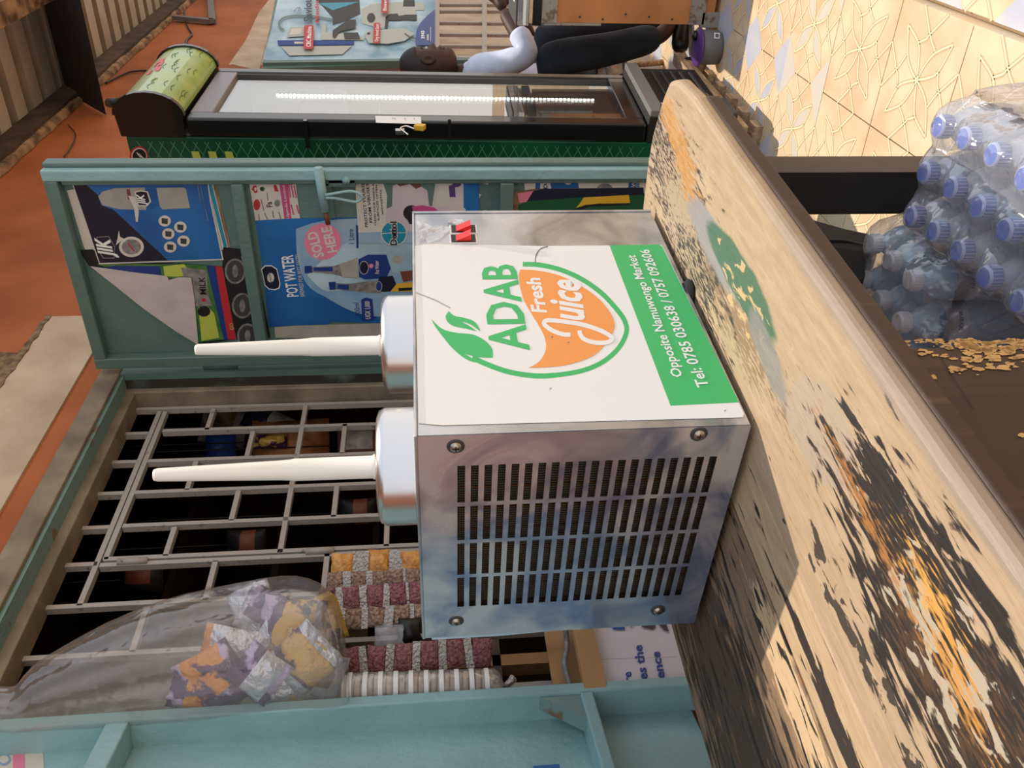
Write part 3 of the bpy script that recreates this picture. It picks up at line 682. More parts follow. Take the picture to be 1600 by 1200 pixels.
# shell: front (sticker) wall, right, back, floor; slotted left wall is cut separately
mbox(.002, MW, 0, .004, FZ, MH-.004, 'steel', 'front_panel', .0015)
mbox(MW-.004, MW, .004, MD, FZ, MH-.004, 'steel', 'right_panel'); mbox(.002, MW-.004, MD-.004, MD, FZ, MH-.004, 'steel', 'back_panel')
mbox(.002, MW, .004, MD, FZ, FZ+.004, 'steel', 'bottom_panel')
mbox(-.001, MW+.001, -.002, MD+.002, MH-.004, MH, 'steel', 'lid', .0015)
mbox(MW+.001, MW+.006, -.002, MD, FZ, MH, 'steel', 'right_flange', .001)
# slotted side
nL = -MX; plV = Plane(nL, MP(0, 0, 0))
def mloc(p): v = Vector(p)-MO; return v.dot(MX), v.dot(MY), v.z
c0 = [mloc(plV.at(*p)) for p in ((720, 728), (720, 782), (1103, 712), (1103, 762), (719, 910), (719, 948))]
tA = c0[0][1]; tB = c0[1][1]; tC = c0[4][1]; tD = c0[5][1]
tw = .062; gap = (tD-tA-4*tw)/3
zT = mloc(plV.at(714, 755))[2]; zB = mloc(plV.at(1115, 735))[2]
sp = MB(); ts = [0.0]
for i in range(4): ts += [tA+i*(tw+gap), tA+i*(tw+gap)+tw]
ts.append(MD); nS_ = 20; pit = (zT-zB)/(nS_-.4); zs = [FZ]
for j in range(nS_): zs += [zB+j*pit, zB+j*pit+pit*.57]
zs.append(MH-.004)
for i in range(len(ts)-1):
    for j in range(len(zs)-1):
        if i % 2 == 1 and j % 2 == 1: continue
        fm = 'steel_film'
        a, c, e, f = ts[i], ts[i+1], zs[j], zs[j+1]
        sp.add([MP(0, a, e), MP(0, c, e), MP(0, c, f), MP(0, a, f)], [(0, 1, 2, 3)], fm)
vp = sp.build('slotted_panel', mc, fix=False)
sl = MB()
for i in range(4):
    a, c = ts[1+2*i], ts[2+2*i]
    for j in range(nS_):
        e = zs[1+2*j]; f = zs[2+2*j]
        sl.add([MP(0, a, e), MP(0, c, e), MP(.006, c, e-.0002), MP(.006, a, e-.0002)], [(0, 1, 2, 3)], 'screw_steel')
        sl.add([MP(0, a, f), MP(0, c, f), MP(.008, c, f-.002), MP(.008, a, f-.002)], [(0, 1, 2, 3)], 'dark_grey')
        sl.add([MP(0, a, e), MP(.004, a, e), MP(.004, a, f), MP(0, a, f)], [(0, 1, 2, 3)], 'screw_steel')
o = sl.build('slot_lip', vp, fix=False); o['kind'] = 'stuff'
cf = MB(); cf.box((.016, .01, FZ+.01), (.03, MD-.01, MH-.01), 'fin_dark', T=lambda v: MP(v.x, v.y, v.z))
k = 0
t = .02
while t < MD-.015:
    cf.box((.011, t, FZ+.01), (.016, t+.0012, MH-.012), 'copper' if k % 9 == 0 else 'fin_dark', T=lambda v: MP(v.x, v.y, v.z)); t += .0042; k += 1
o = cf.build('cooling_fins', mc); o['kind'] = 'stuff'
for (px, py) in ((712, 697), (1092, 678), (713, 970), (1028, 953)):
    p = plV.at(px, py); b = MB(); R3 = Matrix.Rotation(-math.pi/2, 3, 'Y').copy()
    Rz = Matrix.Rotation(math.atan2(MX.y, MX.x), 3, 'Z')
    b.lathe([(.0105, .0), (.0105, .001), (.0075, .0018), (.0072, .001)], 'dark_grey', p, 18, Rz @ R3); b.lathe([(.0072, .001), (.0068, .0038), (.004, .0052), (0, .0055)], 'screw_steel', p, 18, Rz @ R3)
    b.box((-.0035, -.0006, .0054), (.0035, .0006, .0058), 'black', T=lambda v: (Rz @ R3 @ v)+p).box((-.0006, -.0035, .0054), (.0006, .0035, .0058), 'black', T=lambda v: (Rz @ R3 @ v)+p)
    b.build('screw', mc)
for s_, t_ in ((.05, .05), (MW-.09, .05), (.05, MD-.05), (MW-.09, MD-.05), (.3, .012)):
    b = MB(); b.lathe([(.0, 0), (.021, 0), (.023, .004), (.017, .012)], 'rubber', MP(s_, t_, 0), 18); b.build('foot', mc)
# torn wisps of clear film on the front
for pts in ([(652, 345), (668, 350), (690, 362), (668, 372), (655, 378)], [(700, 341), (722, 343), (728, 350), (716, 352), (700, 347)], [(662, 368), (690, 352), (706, 356), (690, 372), (668, 381)]):
    P = [onp(*p, -MY, MP(0, -.003, 0)) for p in pts]; b = MB(); b.poly(P, 'clear_wrap'); b.build('film_scrap', mc, fix=False)

# sticker
st = Plane(-MY, MP(0, -.0006, 0), .00007)
b = MB(); P = st.zoom(640, 360, 2.963)
P.poly(b, [(25, 72), (90, 62), (160, 64), (600, 72), (925, 70), (1160, 66), (1172, 74), (1548, 848), (1542, 866), (700, 888), (150, 903), (42, 893), (34, 600), (28, 300)], 'white_print')
P.poly(b, [(925, 69), (1156, 66), (1170, 76), (1525, 797), (1208, 812)], 'green_print')
pts = spline([(524, 157), (600, 160), (700, 183), (800, 228), (890, 292), (958, 365), (996, 420), (1003, 475), (965, 548), (890, 612), (790, 652), (660, 672), (560, 672), (450, 653), (350, 617), (290, 588)], 5)
P.stroke(b, pts, [22]*55+[24]*(len(pts)-55), 'green_print')
P.poly(b, spline([(100, 411), (150, 456), (215, 474), (290, 482), (345, 508), (382, 548), (385, 590)], 4)+spline([(385, 590), (320, 588), (252, 572)], 3)[1:]+spline([(252, 572), (285, 590), (310, 612), (260, 596), (200, 548), (150, 488), (118, 445), (100, 411)], 3)[1:-1], 'green_print')
P.poly(b, spline([(182, 374), (205, 395), (250, 405), (295, 420), (320, 448), (326, 468)], 4)+spline([(326, 468), (285, 438), (240, 422), (285, 448), (310, 468)], 3)[1:]+spline([(310, 468), (262, 456), (205, 444), (176, 424), (167, 398), (182, 374)], 3)[1:-1], 'green_print')
P.poly(b, spline([(512, 182), (600, 188), (700, 212), (800, 262), (880, 322), (935, 392), (950, 440), (942, 474)], 4)+[(905, 530)]+spline([(905, 530), (860, 575), (780, 610), (680, 631), (548, 638)], 4)+spline([(548, 638), (600, 608), (630, 555), (626, 500), (600, 445), (560, 380), (528, 320), (510, 255), (506, 205)], 4)[1:], 'orange_print')
P.text(b, 'ADAB', (552, 556), (486, 158), (374, 560), 'green_print', .022)
P.text(b, 'Fresh', (634, 382), (601, 222), (566, 378), 'white_print', .03)
P.text(b, 'uice', (806, 418), (782, 232), (650, 412), 'white_print', .03, .25)
P.stroke(b, spline([(745, 485), (705, 482), (655, 462), (622, 434), (640, 418), (720, 425), (800, 438), (875, 462), (925, 488), (936, 508), (905, 522), (850, 520), (808, 505), (790, 484), (786, 465)], 5), 20, 'white_print')
P.text(b, 'Opposite Namuwongo Market', (1264, 680), (1043, 116), (1215, 682), 'white_print', .018)
P.text(b, 'Tel: 0785 030638 / 0757 092606', (1386, 726), (1106, 90), (1332, 730), 'white_print', .018)
P.stroke(b, spline([(582, 150), (585, 120), (605, 88), (640, 76)], 4), 5, 'grey_print'); P.stroke(b, [(30, 290), (120, 325), (190, 362)], 2.5, 'grey_print')
for (x, y) in ((1460, 836), (735, 520), (652, 735), (660, 495)): P.stroke(b, [(x-4, y+3), (x+5, y-2)], 4, 'grey_print')
b.build('sticker', mc, fix=False)
# two rocker switches
for (x, y) in ((724, 360), (724, 375)):
    sp_ = Plane(-MY, MP(0, 0, 0)); c = sp_.at(x, y); w_, h_ = .0235, .0125
    def sw(v): return c+MX*v.x+Vector((0, 0, v.z))-MY*v.y
    b = MB(); b.box((-h_-.001, 0, -w_/1.1), (h_+.001, .0025, w_/1.1), 'white', T=sw); b.box((-h_+.001, .0025, -w_/1.25), (h_-.001, .0034, w_/1.25), 'black', T=sw); r = b.build('switch', mc)
    b = MB(); V = [(-h_*.7, .003, -w_*.5), (h_*.7, .003, -w_*.5), (h_*.7, .003, w_*.5), (-h_*.7, .003, w_*.5), (-h_*.7, .014, -w_*.48), (h_*.7, .014, -w_*.48), (h_*.7, .004, w_*.48), (-h_*.7, .004, w_*.48)]
    b.add([sw(Vector(v)) for v in V], [(0, 1, 2, 3), (4, 5, 6, 7), (0, 1, 5, 4), (1, 2, 6, 5), (2, 3, 7, 6), (3, 0, 4, 7)], 'red_plastic'); b.build('rocker', r)
# cooling drums and their white spindles
for (s_, t_, ztip) in ((.119, .161, 1.511), (.393, .159, 1.509)):
    c = MP(s_, t_, MH); b = MB(); R_ = .0795; h = .053
    b.lathe([(0, h), (.02, h), (R_-.012, h-.001), (R_-.004, h-.004), (R_, h-.012), (R_, .003), (R_+.0015, 0), (R_-.01, 0)], 'chrome', c, 56); d = b.build('cooling_drum', mc)
    b = MB(); H_ = ztip-c.z
    b.lathe([(.0, h), (.017, h), (.0172, h+.005), (.0155, h+.007), (.0150, h+.11), (.0142, h+.114), (.0132, h+.13), (.0088, H_-.004), (.0075, H_), (0, H_)], 'ivory', c, 28); b.build('spindle', mc)

# ================================================================== POSTERS on the right leaf (all lie on its recessed panel)
XP = XL-.0015
pk_ = [0]
def poster(z0=.0): 
    p = Plane((-1, 0, 0), (XP-z0, 0, 0), .00007); return p
def pdone(b, name, label, cat='poster', group=None): return tag(b.build(name, fix=False), label, cat, group)
# sheets behind
P = poster().zoom(0, 240, 4); b = MB()
P.poly(b, [(418, 230), (470, 222), (478, 155), (1310, 150), (1345, 165), (1440, 580), (1400, 600), (560, 640), (525, 585)], 'paper'); P.poly(b, [(1325, 168), (1345, 168), (1442, 582), (1425, 590)], 'peeling_timber'); P.poly(b, [(1300, 190), (1325, 190), (1420, 585), (1400, 590)], 'dettol_teal')
pdone(b, 'paper_sheet', 'yellowed paper sheets peeping out behind the bleach poster at the top of the open door')
P = poster(.0012).zoom(0, 240, 4); b = MB()
P.poly(b, [(1395, 585), (1575, 602), (1600, 700), (1690, 1150), (1480, 1165), (1390, 700)], 'black_print'); P.poly(b, [(1505, 640), (1530, 640), (1655, 1150), (1625, 1150)], 'grey_print')
for c in ((1470, 735), (1515, 950), (1548, 1140)): P.circ(b, c, 66, 'grey_print', 80); P.circ(b, c, 54, 'dark_grey', 68); P.circ(b, c, 18, 'grey_print', 40)
pdone(b, 'dark_poster', 'black poster with three grey cup pictures, between the milk poster and the water poster')
P = poster(.002).zoom(0, 240, 4); b = MB()
P.poly(b, [(495, 603), (575, 598), (720, 665), (1190, 690), (1390, 706), (1475, 1160), (1240, 1200), (1200, 800), (560, 705), (540, 680)], 'black_print')
P.poly(b, [(600, 690), (1185, 690), (1290, 700), (1400, 1160), (1240, 1180), (1195, 800), (700, 720)], 'leaf_green'); P.poly(b, [(720, 700), (1000, 705), (1010, 765), (640, 712)], 'royal'); P.poly(b, [(1020, 705), (1150, 690), (1200, 760), (1100, 770), (1030, 765)], 'lime')
P.poly(b, [(1290, 700), (1340, 703), (1450, 1160), (1400, 1165)], 'royal'); P.poly(b, [(1345, 703), (1390, 708), (1475, 1160), (1425, 1162)], 'red_print')
P.poly(b, [(1130, 712), (1185, 715), (1290, 730), (1305, 900), (1330, 950), (1225, 955), (1200, 770), (1150, 770)], 'grey_print'); P.text(b, 'MILK', (1290, 880), (1280, 768), (1250, 880), 'black_print', .02); P.circ(b, (1275, 915), 13, 'red_print')
P.poly(b, [(1240, 960), (1300, 955), (1340, 1000), (1370, 1150), (1260, 1170)], 'lime'); P.circ(b, (1275, 985), 40, 'black_print', 34); P.text(b, 'GO', (1462, 1100), (1458, 1060), (1436, 1100), 'lime')
pdone(b, 'milk_poster', 'green milk poster with blue and red stripes, half hidden by its folded corner')
P = poster(.004).zoom(0, 240, 4)
fb = MB(); A_ = [(565, 704), (700, 722), (860, 745), (1045, 765), (1055, 790), (1120, 772), (1195, 775), (1215, 900), (1240, 1195), (1100, 1110), (900, 970), (700, 810)]
fb.slab([P.q(*p) for p in A_], (-.0015, 0, 0), 'paper_back'); pdone(fb, 'paper_flap', 'white crumpled back of a poster corner folded down on the open door')
P = poster(.003).zoom(0, 240, 4); b = MB()
P.poly(b, [(445, 170), (1300, 158), (1320, 300), (1398, 665), (620, 692), (530, 420)], 'paper'); P.poly(b, [(452, 176), (1294, 164), (1312, 300), (1388, 658), (624, 684), (536, 420)], 'poster_blue')
P.poly(b, [(452, 176), (515, 175), (612, 258), (632, 322), (712, 352), (880, 510), (1052, 668), (624, 684), (536, 420)], 'navy')
P.poly(b, [(614, 268), (640, 238), (720, 216), (905, 212), (915, 352), (740, 347), (640, 322)], 'paper_grey'); P.poly(b, [(915, 222), (975, 222), (990, 330), (945, 352), (915, 350)], 'poster_blue_dark'); P.poly(b, [(978, 214), (1150, 212), (1162, 220), (1188, 340), (1015, 348), (1000, 330)], 'paper_grey')
P.poly(b, [(840, 238), (880, 228), (925, 236), (945, 300), (918, 330), (862, 330)], 'paper'); P.poly(b, [(848, 243), (880, 236), (918, 242), (935, 298), (912, 322), (868, 322)], 'navy'); P.text(b, 'JIK', (912, 322), (897, 252), (868, 322), 'white_print', .03, .2)
P.poly(b, [(790, 222), (812, 222), (822, 290), (800, 285)], 'brown_print'); P.poly(b, [(800, 262), (845, 270), (868, 360), (862, 428), (850, 425), (838, 340)], 'paper')
P.poly(b, [(604, 520), (680, 515), (720, 580), (716, 655), (645, 655), (610, 600)], 'grey_print'); P.poly(b, [(608, 524), (677, 519), (715, 580), (712, 650), (648, 650), (615, 598)], 'navy'); P.text(b, 'JIK', (712, 648), (682, 528), (622, 645), 'white_print', .035, .2)
P.circ(b, (822, 582), 78, 'paper', 64); P.circ(b, (822, 582), 60, 'grey_print', 48); P.poly(b, [(744, 478), (752, 520), (775, 530), (725, 572), (735, 530)], 'paper'); P.stroke(b, [(800, 560), (840, 610)], 8, 'red_print')
for c in ((1030, 420), (1128, 458), (1053, 500), (1148, 545), (1065, 582)):
    P.circ(b, c, 39, 'paper', 35); P.poly(b, [(c[0]-20, c[1]-18), (c[0]+20, c[1]-14), (c[0]+18, c[1]+20), (c[0]-18, c[1]+16)], 'dark_grey')
P.stroke(b, [(1235, 180), (1255, 300)], 4, 'grey_print'); P.stroke(b, [(1250, 180), (1302, 420)], 3, 'grey_print')
pdone(b, 'bleach_poster', 'blue and navy bleach poster with a white bottle, top of the open door')
# brand sheet
P = poster(.0006).zoom(380, 270, 13.333); b = MB()
P.poly(b, [(115, 172), (1090, 165), (1190, 985), (255, 1000)], 'paper'); P.poly(b, [(742, 166), (1090, 165), (1100, 235), (935, 260), (1010, 985), (862, 985)], 'magenta')
P.text(b, 'Uganda Limited', (958, 960), (860, 262), (905, 960), 'paper', .01)
P.poly(b, [(170, 350), (210, 270), (270, 258), (302, 410), (240, 425), (215, 380)], 'red_print'); P.circ(b, (255, 340), 22, 'paper', 40); P.circ(b, (400, 335), 50, 'leaf_green'); P.circ(b, (380, 330), 34, 'black_print'); P.poly(b, [(630, 250), (685, 245), (745, 395), (655, 385)], 'red_print')
P.circ(b, (285, 665), 72, 'red_print', 115); P.text(b, 'Fa', (605, 710), (590, 600), (490, 715), 'black_print', .02); P.circ(b, (710, 630), 60, 'grey_print', 75)
for (A1, B1) in (((520, 575), (495, 415)), ((340, 985), (320, 860)), ((510, 970), (440, 830)), ((790, 970), (740, 810)), ((985, 520), (950, 260)), ((1050, 510), (1000, 260)), ((1110, 520), (1060, 260)), ((1050, 870), (1000, 660)), ((1160, 850), (1110, 660)), ((430, 790), (370, 540)), ((640, 940), (610, 790))):
    P.stroke(b, [A1, B1], 26 if A1[0] > 900 else 20, 'grey_print' if A1[0] < 800 else 'magenta')
pdone(b, 'brand_sheet', 'small white and pink sheet of brand logos, on the open door beside the bolt')
# water poster
P = poster(.001).zoom(380, 240, 4); b = MB()
P.poly(b, [(76, 418), (300, 405), (700, 398), (1060, 392), (1130, 1062), (850, 1060), (560, 1050), (520, 1068), (300, 1075), (160, 1085), (120, 700)], 'poster_blue')
P.poly(b, spline([(330, 470), (500, 420), (800, 402), (1060, 395), (1120, 800), (1128, 1010), (860, 1020), (680, 985), (520, 900), (420, 840), (370, 760), (335, 620), (330, 470)], 3)[:-1], 'poster_pale')
P.poly(b, spline([(400, 760), (470, 690), (640, 560), (860, 480), (1080, 450), (1090, 600), (900, 740), (700, 830), (520, 860), (400, 760)], 4)[:-1], 'sky_print')
cp = [(497+(116+(4 if i % 2 else -4))*math.cos(2*math.pi*i/60), 550+(114+(4 if i % 2 else -4))*math.sin(2*math.pi*i/60)) for i in range(60)]
P.poly(b, cp, 'pink'); P.text(b, 'SOLD', (505, 640), (458, 482), (445, 655), 'paper', .03); P.text(b, 'HERE', (590, 612), (548, 452), (530, 622), 'paper', .03)
P.text(b, 'POT WATER', (345, 892), (308, 632), (275, 896), 'white_print', .02); P.text(b, 'BREWED FOR BEST TASTE!', (384, 892), (352, 628), (358, 894), 'paper', .0)
lg_ = [(112, 720), (135, 698), (180, 698), (212, 720), (233, 810), (228, 842), (200, 853), (160, 848), (135, 825)]
P.poly(b, lg_, 'white_print'); P.poly(b, [((x-172)*.9+172, (y-775)*.92+775) for x, y in lg_], 'navy'); P.circ(b, (172, 775), 22, 'paper', 30); P.text(b, 'Harmony', (186, 822), (166, 738), (172, 824), 'royal', .02)
P.poly(b, [(383, 702), (420, 700), (425, 708), (560, 702), (650, 680), (715, 648), (720, 780), (640, 775), (560, 752), (430, 742), (385, 748)], 'grey_print'); P.poly(b, [(383, 702), (430, 700), (432, 744), (385, 748)], 'royal'); P.poly(b, [(440, 712), (560, 708), (560, 735), (440, 733)], 'royal'); P.poly(b, [(600, 690), (715, 652), (720, 775), (620, 768)], 'paper_grey')
P.poly(b, [(720, 660), (780, 630), (895, 630), (930, 700), (900, 765), (860, 780), (760, 785), (725, 770)], 'royal'); P.circ(b, (755, 712), 28, 'navy', 40); P.ring(b, (755, 712), 28, 'paper', 3, 40); P.text(b, 'Pot Water', (850, 750), (845, 668), (826, 750), 'paper', .02)
P.poly(b, [(895, 630), (1040, 625), (1060, 720), (1040, 760), (930, 740)], 'sky_print'); P.circ(b, (965, 660), 34, 'paper_grey', 26); P.circ(b, (800, 700), 14, 'pink')
P.poly(b, [(535, 802), (575, 800), (580, 808), (660, 812), (760, 800), (850, 790), (860, 870), (780, 868), (660, 856), (580, 846), (540, 850)], 'grey_print'); P.poly(b, [(535, 802), (578, 800), (580, 848), (540, 850)], 'royal'); P.poly(b, [(590, 816), (660, 818), (660, 848), (590, 842)], 'royal')
P.poly(b, [(850, 770), (935, 762), (958, 820), (920, 860), (868, 862), (830, 845)], 'navy'); P.circ(b, (848, 828), 20, 'royal', 30); P.ring(b, (848, 828), 20, 'paper', 2.5, 30)
P.poly(b, [(980, 735), (1060, 728), (1065, 790), (1000, 800)], 'brown_print'); P.poly(b, [(920, 860), (960, 810), (1060, 800), (1065, 860)], 'yellow'); P.poly(b, [(970, 838), (1055, 834), (1055, 852), (972, 858)], 'black_print')
P.text(b, '1 Litre', (694, 562), (686, 470), (662, 562), 'royal', .0); P.poly(b, [(705, 440), (718, 450), (720, 590), (708, 588)], 'royal'); P.text(b, '500ml', (734, 1012), (722, 930), (700, 1012), 'royal', .0)
P.poly(b, [(738, 910), (768, 896), (808, 908), (816, 1018), (832, 1020), (808, 1042), (745, 1042), (730, 1022), (742, 1018)], 'royal'); P.text(b, 'UGX 1,000', (796, 1030), (790, 920), (764, 1030), 'paper', .02)
pdone(b, 'water_poster', 'blue water poster with two bottles and a pink round badge, middle of open door')
P = poster(.0004).zoom(380, 240, 4); b = MB(); P.poly(b, [(195, 1085), (330, 1075), (860, 1060), (870, 1160), (200, 1150)], 'paper_grey')
pdone(b, 'paper_remnant', 'grey scraped paper remnant under the lower edge of the water poster')
# soap poster
P = poster(.0028).zoom(380, 240, 4); b = MB()
P.poly(b, [(700, 160), (718, 135), (740, 127), (1375, 118), (1470, 114), (1476, 372), (1420, 640), (1100, 600), (1060, 488), (718, 494), (706, 300)], 'poster_lilac')
P.poly(b, [(700, 160), (718, 135), (740, 127), (880, 124), (900, 200), (900, 330), (880, 488), (718, 494), (706, 300)], 'paper')
P.poly(b, [(880, 124), (1190, 119), (1200, 200), (1180, 330), (1162, 325), (1150, 230), (1090, 190), (1000, 170), (935, 200), (930, 330), (895, 345), (900, 260), (876, 190)], 'teal'); P.poly(b, [(940, 175), (1000, 160), (1085, 165), (1118, 205), (1080, 220), (1040, 190), (980, 205)], 'brown_print')
P.poly(b, [(1376, 118), (1470, 114), (1476, 372), (1378, 372)], 'poster_blue_dark'); P.poly(b, [(720, 494), (880, 488), (1060, 488), (1100, 560), (725, 560)], 'poster_pale')
P.poly(b, [(1240, 118), (1300, 118), (1320, 260), (1260, 330), (1200, 330)], 'paper'); P.poly(b, [(1285, 200), (1322, 190), (1328, 272), (1290, 272)], 'purple'); P.circ(b, (1335, 185), 28, 'purple', 24); P.circ(b, (1360, 350), 30, 'paper', 14)
P.circ(b, (1050, 370), 50, 'black_print', 48); P.poly(b, [(1055, 330), (1120, 322), (1190, 335), (1216, 352), (1190, 368), (1065, 368)], 'magenta'); P.poly(b, [(1020, 400), (1060, 385), (1060, 440), (1040, 440)], 'black_print')
P.circ(b, (942, 497), 82, 'paper', 80); P.circ(b, (942, 497), 76, 'dettol_teal', 74); P.stroke(b, [(862, 498), (1022, 492)], 4, 'paper'); P.text(b, 'Dettol', (960, 572), (958, 424), (920, 572), 'paper', .10); P.text(b, 'Dettol', (960, 572), (958, 424), (920, 572), 'navy', .03)
for (t_, A1, B1, C1) in (('PROTECT YOURSELF', (780, 458), (753, 148), (762, 458)), ('FROM VIRUSES:', (808, 430), (784, 178), (790, 430)), ('CLEAN YOUR HANDS AND', (832, 448), (816, 150), (820, 448)), ('SURFACES OFTEN', (852, 418), (838, 196), (840, 418)), ('WITH DETTOL', (878, 380), (864, 220), (866, 380))):
    P.text(b, t_, A1, B1, C1, 'black_print', .012)
pdone(b, 'soap_poster', 'pale antiseptic poster with round teal badge, torn along one edge, beside the door bolt')
P = poster(.0008).zoom(740, 220, 4)
for pts_, l_ in (([(35, 215), (95, 208), (92, 275), (60, 268), (48, 240)], 'torn white scrap of paper between the antiseptic and powder posters'), ([(30, 330), (48, 335), (36, 360)], 'tiny paper scrap at the blue edge of the antiseptic poster'), ([(34, 440), (80, 432), (86, 460), (36, 465)], 'paper scrap just behind the top edge of the juice machine')):
    b = MB(); P.poly(b, pts_, 'paper'); pdone(b, 'paper_scrap', l_)
P = poster(.0012).zoom(740, 220, 4); b = MB()
P.poly(b, [(312, 190), (320, 184), (1085, 170), (1075, 330), (340, 330), (320, 310)], 'paper'); P.poly(b, [(405, 198), (640, 195), (660, 300), (385, 305), (388, 250)], 'poster_blue'); P.poly(b, [(420, 205), (470, 203), (485, 298), (415, 298)], 'paper'); P.text(b, 'DAZI', (462, 298), (452, 205), (438, 298), 'royal', .03); P.circ(b, (590, 235), 30, 'paper', 40)
P.poly(b, [(980, 172), (1042, 172), (1034, 298), (966, 300)], 'poster_blue'); P.text(b, 'OWDER', (1008, 318), (1018, 180), (984, 318), 'paper', .02); P.text(b, 'YOU', (1030, 298), (1035, 248), (1012, 298), 'paper'); P.circ(b, (820, 300), 50, 'grey_print', 34)
pdone(b, 'powder_poster', 'pale powder poster with blue lettering, low on the open door near the bench end')
P = poster(.002).zoom(740, 220, 4); b = MB()
P.poly(b, [(248, 335), (262, 318), (380, 300), (1060, 292), (1110, 700), (245, 700)], 'peeling_timber'); P.poly(b, [(375, 312), (440, 300), (1062, 294), (1065, 345), (320, 388)], 'navy'); P.poly(b, [(280, 400), (330, 378), (690, 352), (1062, 338), (1100, 700), (262, 700)], 'deep_green'); P.poly(b, [(688, 354), (970, 338), (978, 388), (830, 392), (700, 400), (640, 420), (668, 385)], 'yellow')
P.poly(b, [(590, 440), (700, 402), (780, 392), (975, 392), (975, 402), (720, 412), (640, 442)], 'black_print'); P.poly(b, [(275, 330), (375, 312), (330, 382), (285, 386)], 'pink')
pdone(b, 'green_poster', 'green, black and yellow poster overlapping the powder poster, behind the steel machine')
# ================================================================== FRIDGE
fa = math.radians(-3)
FO = Vector((2.76, .86, .10)); FXd = Vector((math.cos(fa), math.sin(fa), 0)); FYd = Vector((-math.sin(fa), math.cos(fa), 0))
FR = Matrix.Rotation(.036, 3, 'Y')
def FP(x, y, z): return FO + FR @ (FXd*x + FYd*y + Vector((0, 0, z)))
fr = thing('display_fridge', 'tall black and green glass-door drinks fridge with rounded green canopy, on a pallet', 'fridge', FO)
def fbox(a, c, m, name, par=None, bev=0): b = MB(); b.box(a, c, m, T=lambda v: FP(v.x, v.y, v.z)); return b.build(name, par or fr, bevel=bev)
FW, FD = .52, .54
fbox((0, .06, .02), (.02, FD, 2.0), 'fridge_green', 'side_panel', bev=.004); fbox((FW-.02, .06, .02), (FW, FD, 2.0), 'fridge_green', 'side_panel')
fbox((0, FD-.02, .02), (FW, FD, 2.0), 'matt_black', 'back_panel'); fbox((.02, .06, .30), (FW-.02, FD-.02, .34), 'paper_grey', 'inner_floor'); fbox((.02, .06, 1.70), (FW-.02, FD-.02, 2.0), 'paper_grey', 'inner_ceiling')
fbox((.02, .06, .34), (.03, FD-.02, 1.70), 'paper_grey', 'liner'); mat('liner_wall_reflection', (190, 136, 98), .5, var=.15); fbox((FW-.03, .06, .34), (FW-.02, FD-.02, .62), 'paper_grey', 'liner'); fbox((FW-.03, .06, .62), (FW-.02, FD-.02, 1.34), 'liner_wall_reflection', 'liner'); fbox((FW-.03, .06, 1.34), (FW-.02, FD-.02, 1.70), 'white', 'liner'); fbox((.03, FD-.03, .34), (FW-.03, FD-.02, 1.70), 'cardboard', 'liner')  # tan stretch paints in the orange wall's reflection on the glass
# mesh net print on the side, along the front edge
b = MB(); z = .3
nl = -(FR @ FXd)*.0006
while z < 1.94:
    for k in (0, 1):
        a = FP(0, .075, z+(.05 if k else 0)); c = FP(0, .165, z+(0 if k else .05)); d = (c-a).normalized().cross(Vector((1, 0, 0)))*.0012
        b.add([a+nl-d, a+nl+d, c+nl+d, c+nl-d], [(0, 1, 2, 3)], 'mesh_green')
    z += .036
o = b.build('net_print', fr, fix=False); o['kind'] = 'stuff'
b = MB(); b.tube([FP(-.001, .20, .35), FP(-.001, .20, 1.84)], .003, 'mesh_green', 6); b.build('side_moulding', fr)
b = MB(); nF = -(FR @ FXd); pf = Plane(nF, FP(-.001, .2, 1.5), .0004).zoom(160, 60, 5)
pf.circ(b, (285, 920), 72, 'red_print', 78); pf.circ(b, (288, 920), 60, 'paper', 66); pf.circ(b, (290, 922), 54, 'black_print', 60); pf.stroke(b, [(270, 890), (300, 930), (285, 900), (335, 950)], 9, 'paper')
b.build('round_emblem', fr, fix=False)
for x in (695, 825, 955): b = MB(); pf.poly(b, [(x, 880), (x+60, 882), (x+80, 945), (x+18, 945)], 'lime'); b.build('painted_letter', fr, fix=False)

# door
DZ0, DZ1 = .30, 1.80
def dbox(a, c, m, name, par=None, bev=0): return fbox(a, c, m, name, par, bev)
dr = dbox((-.004, -.005, DZ0), (.055, .055, DZ1), 'black_gloss', 'door', bev=.008)
dbox((FW-.045, -.005, DZ0), (FW, .055, DZ1), 'black_gloss', 'door_frame', dr, .006); dbox((.055, -.005, DZ0), (FW-.045, .055, DZ0+.06), 'black_gloss', 'door_frame', dr, .004); dbox((.055, -.005, DZ1-.075), (FW-.045, .055, DZ1), 'grey_trim', 'door_frame', dr, .006)
dbox((.055, .0, DZ0+.06), (.068, .045, DZ1-.075), 'dark_grey', 'gasket', dr); dbox((FW-.062, .0, DZ0+.06), (FW-.045, .045, DZ1-.075), 'dark_grey', 'gasket', dr)
dbox((.055, .010, DZ0+.06), (FW-.045, .014, DZ1-.075), 'fridge_glass', 'glass_pane', dr)
dbox((-.006, -.012, .95), (.0, .05, .96), 'black', 'handle_ridge', dr)
pd = Plane(-(FR @ FYd), FP(.03, -.006, 1), .0005).zoom(400, 0, 4); pl_ = MB(); pl_.poly([pd.q(*p)+pd.n*.0006 for p in ((745, 725), (1030, 730), (1033, 772), (1020, 776), (750, 768))], 'white')
for (x, w_) in ((790, 20), (860, 26), (930, 6), (988, 4)): pd.stroke(pl_, [(x-w_/2, 740), (x+w_/2, 742), (x+w_/2, 752)], 3, 'grey_print')
pl_.build('door_label', dr, fix=False)
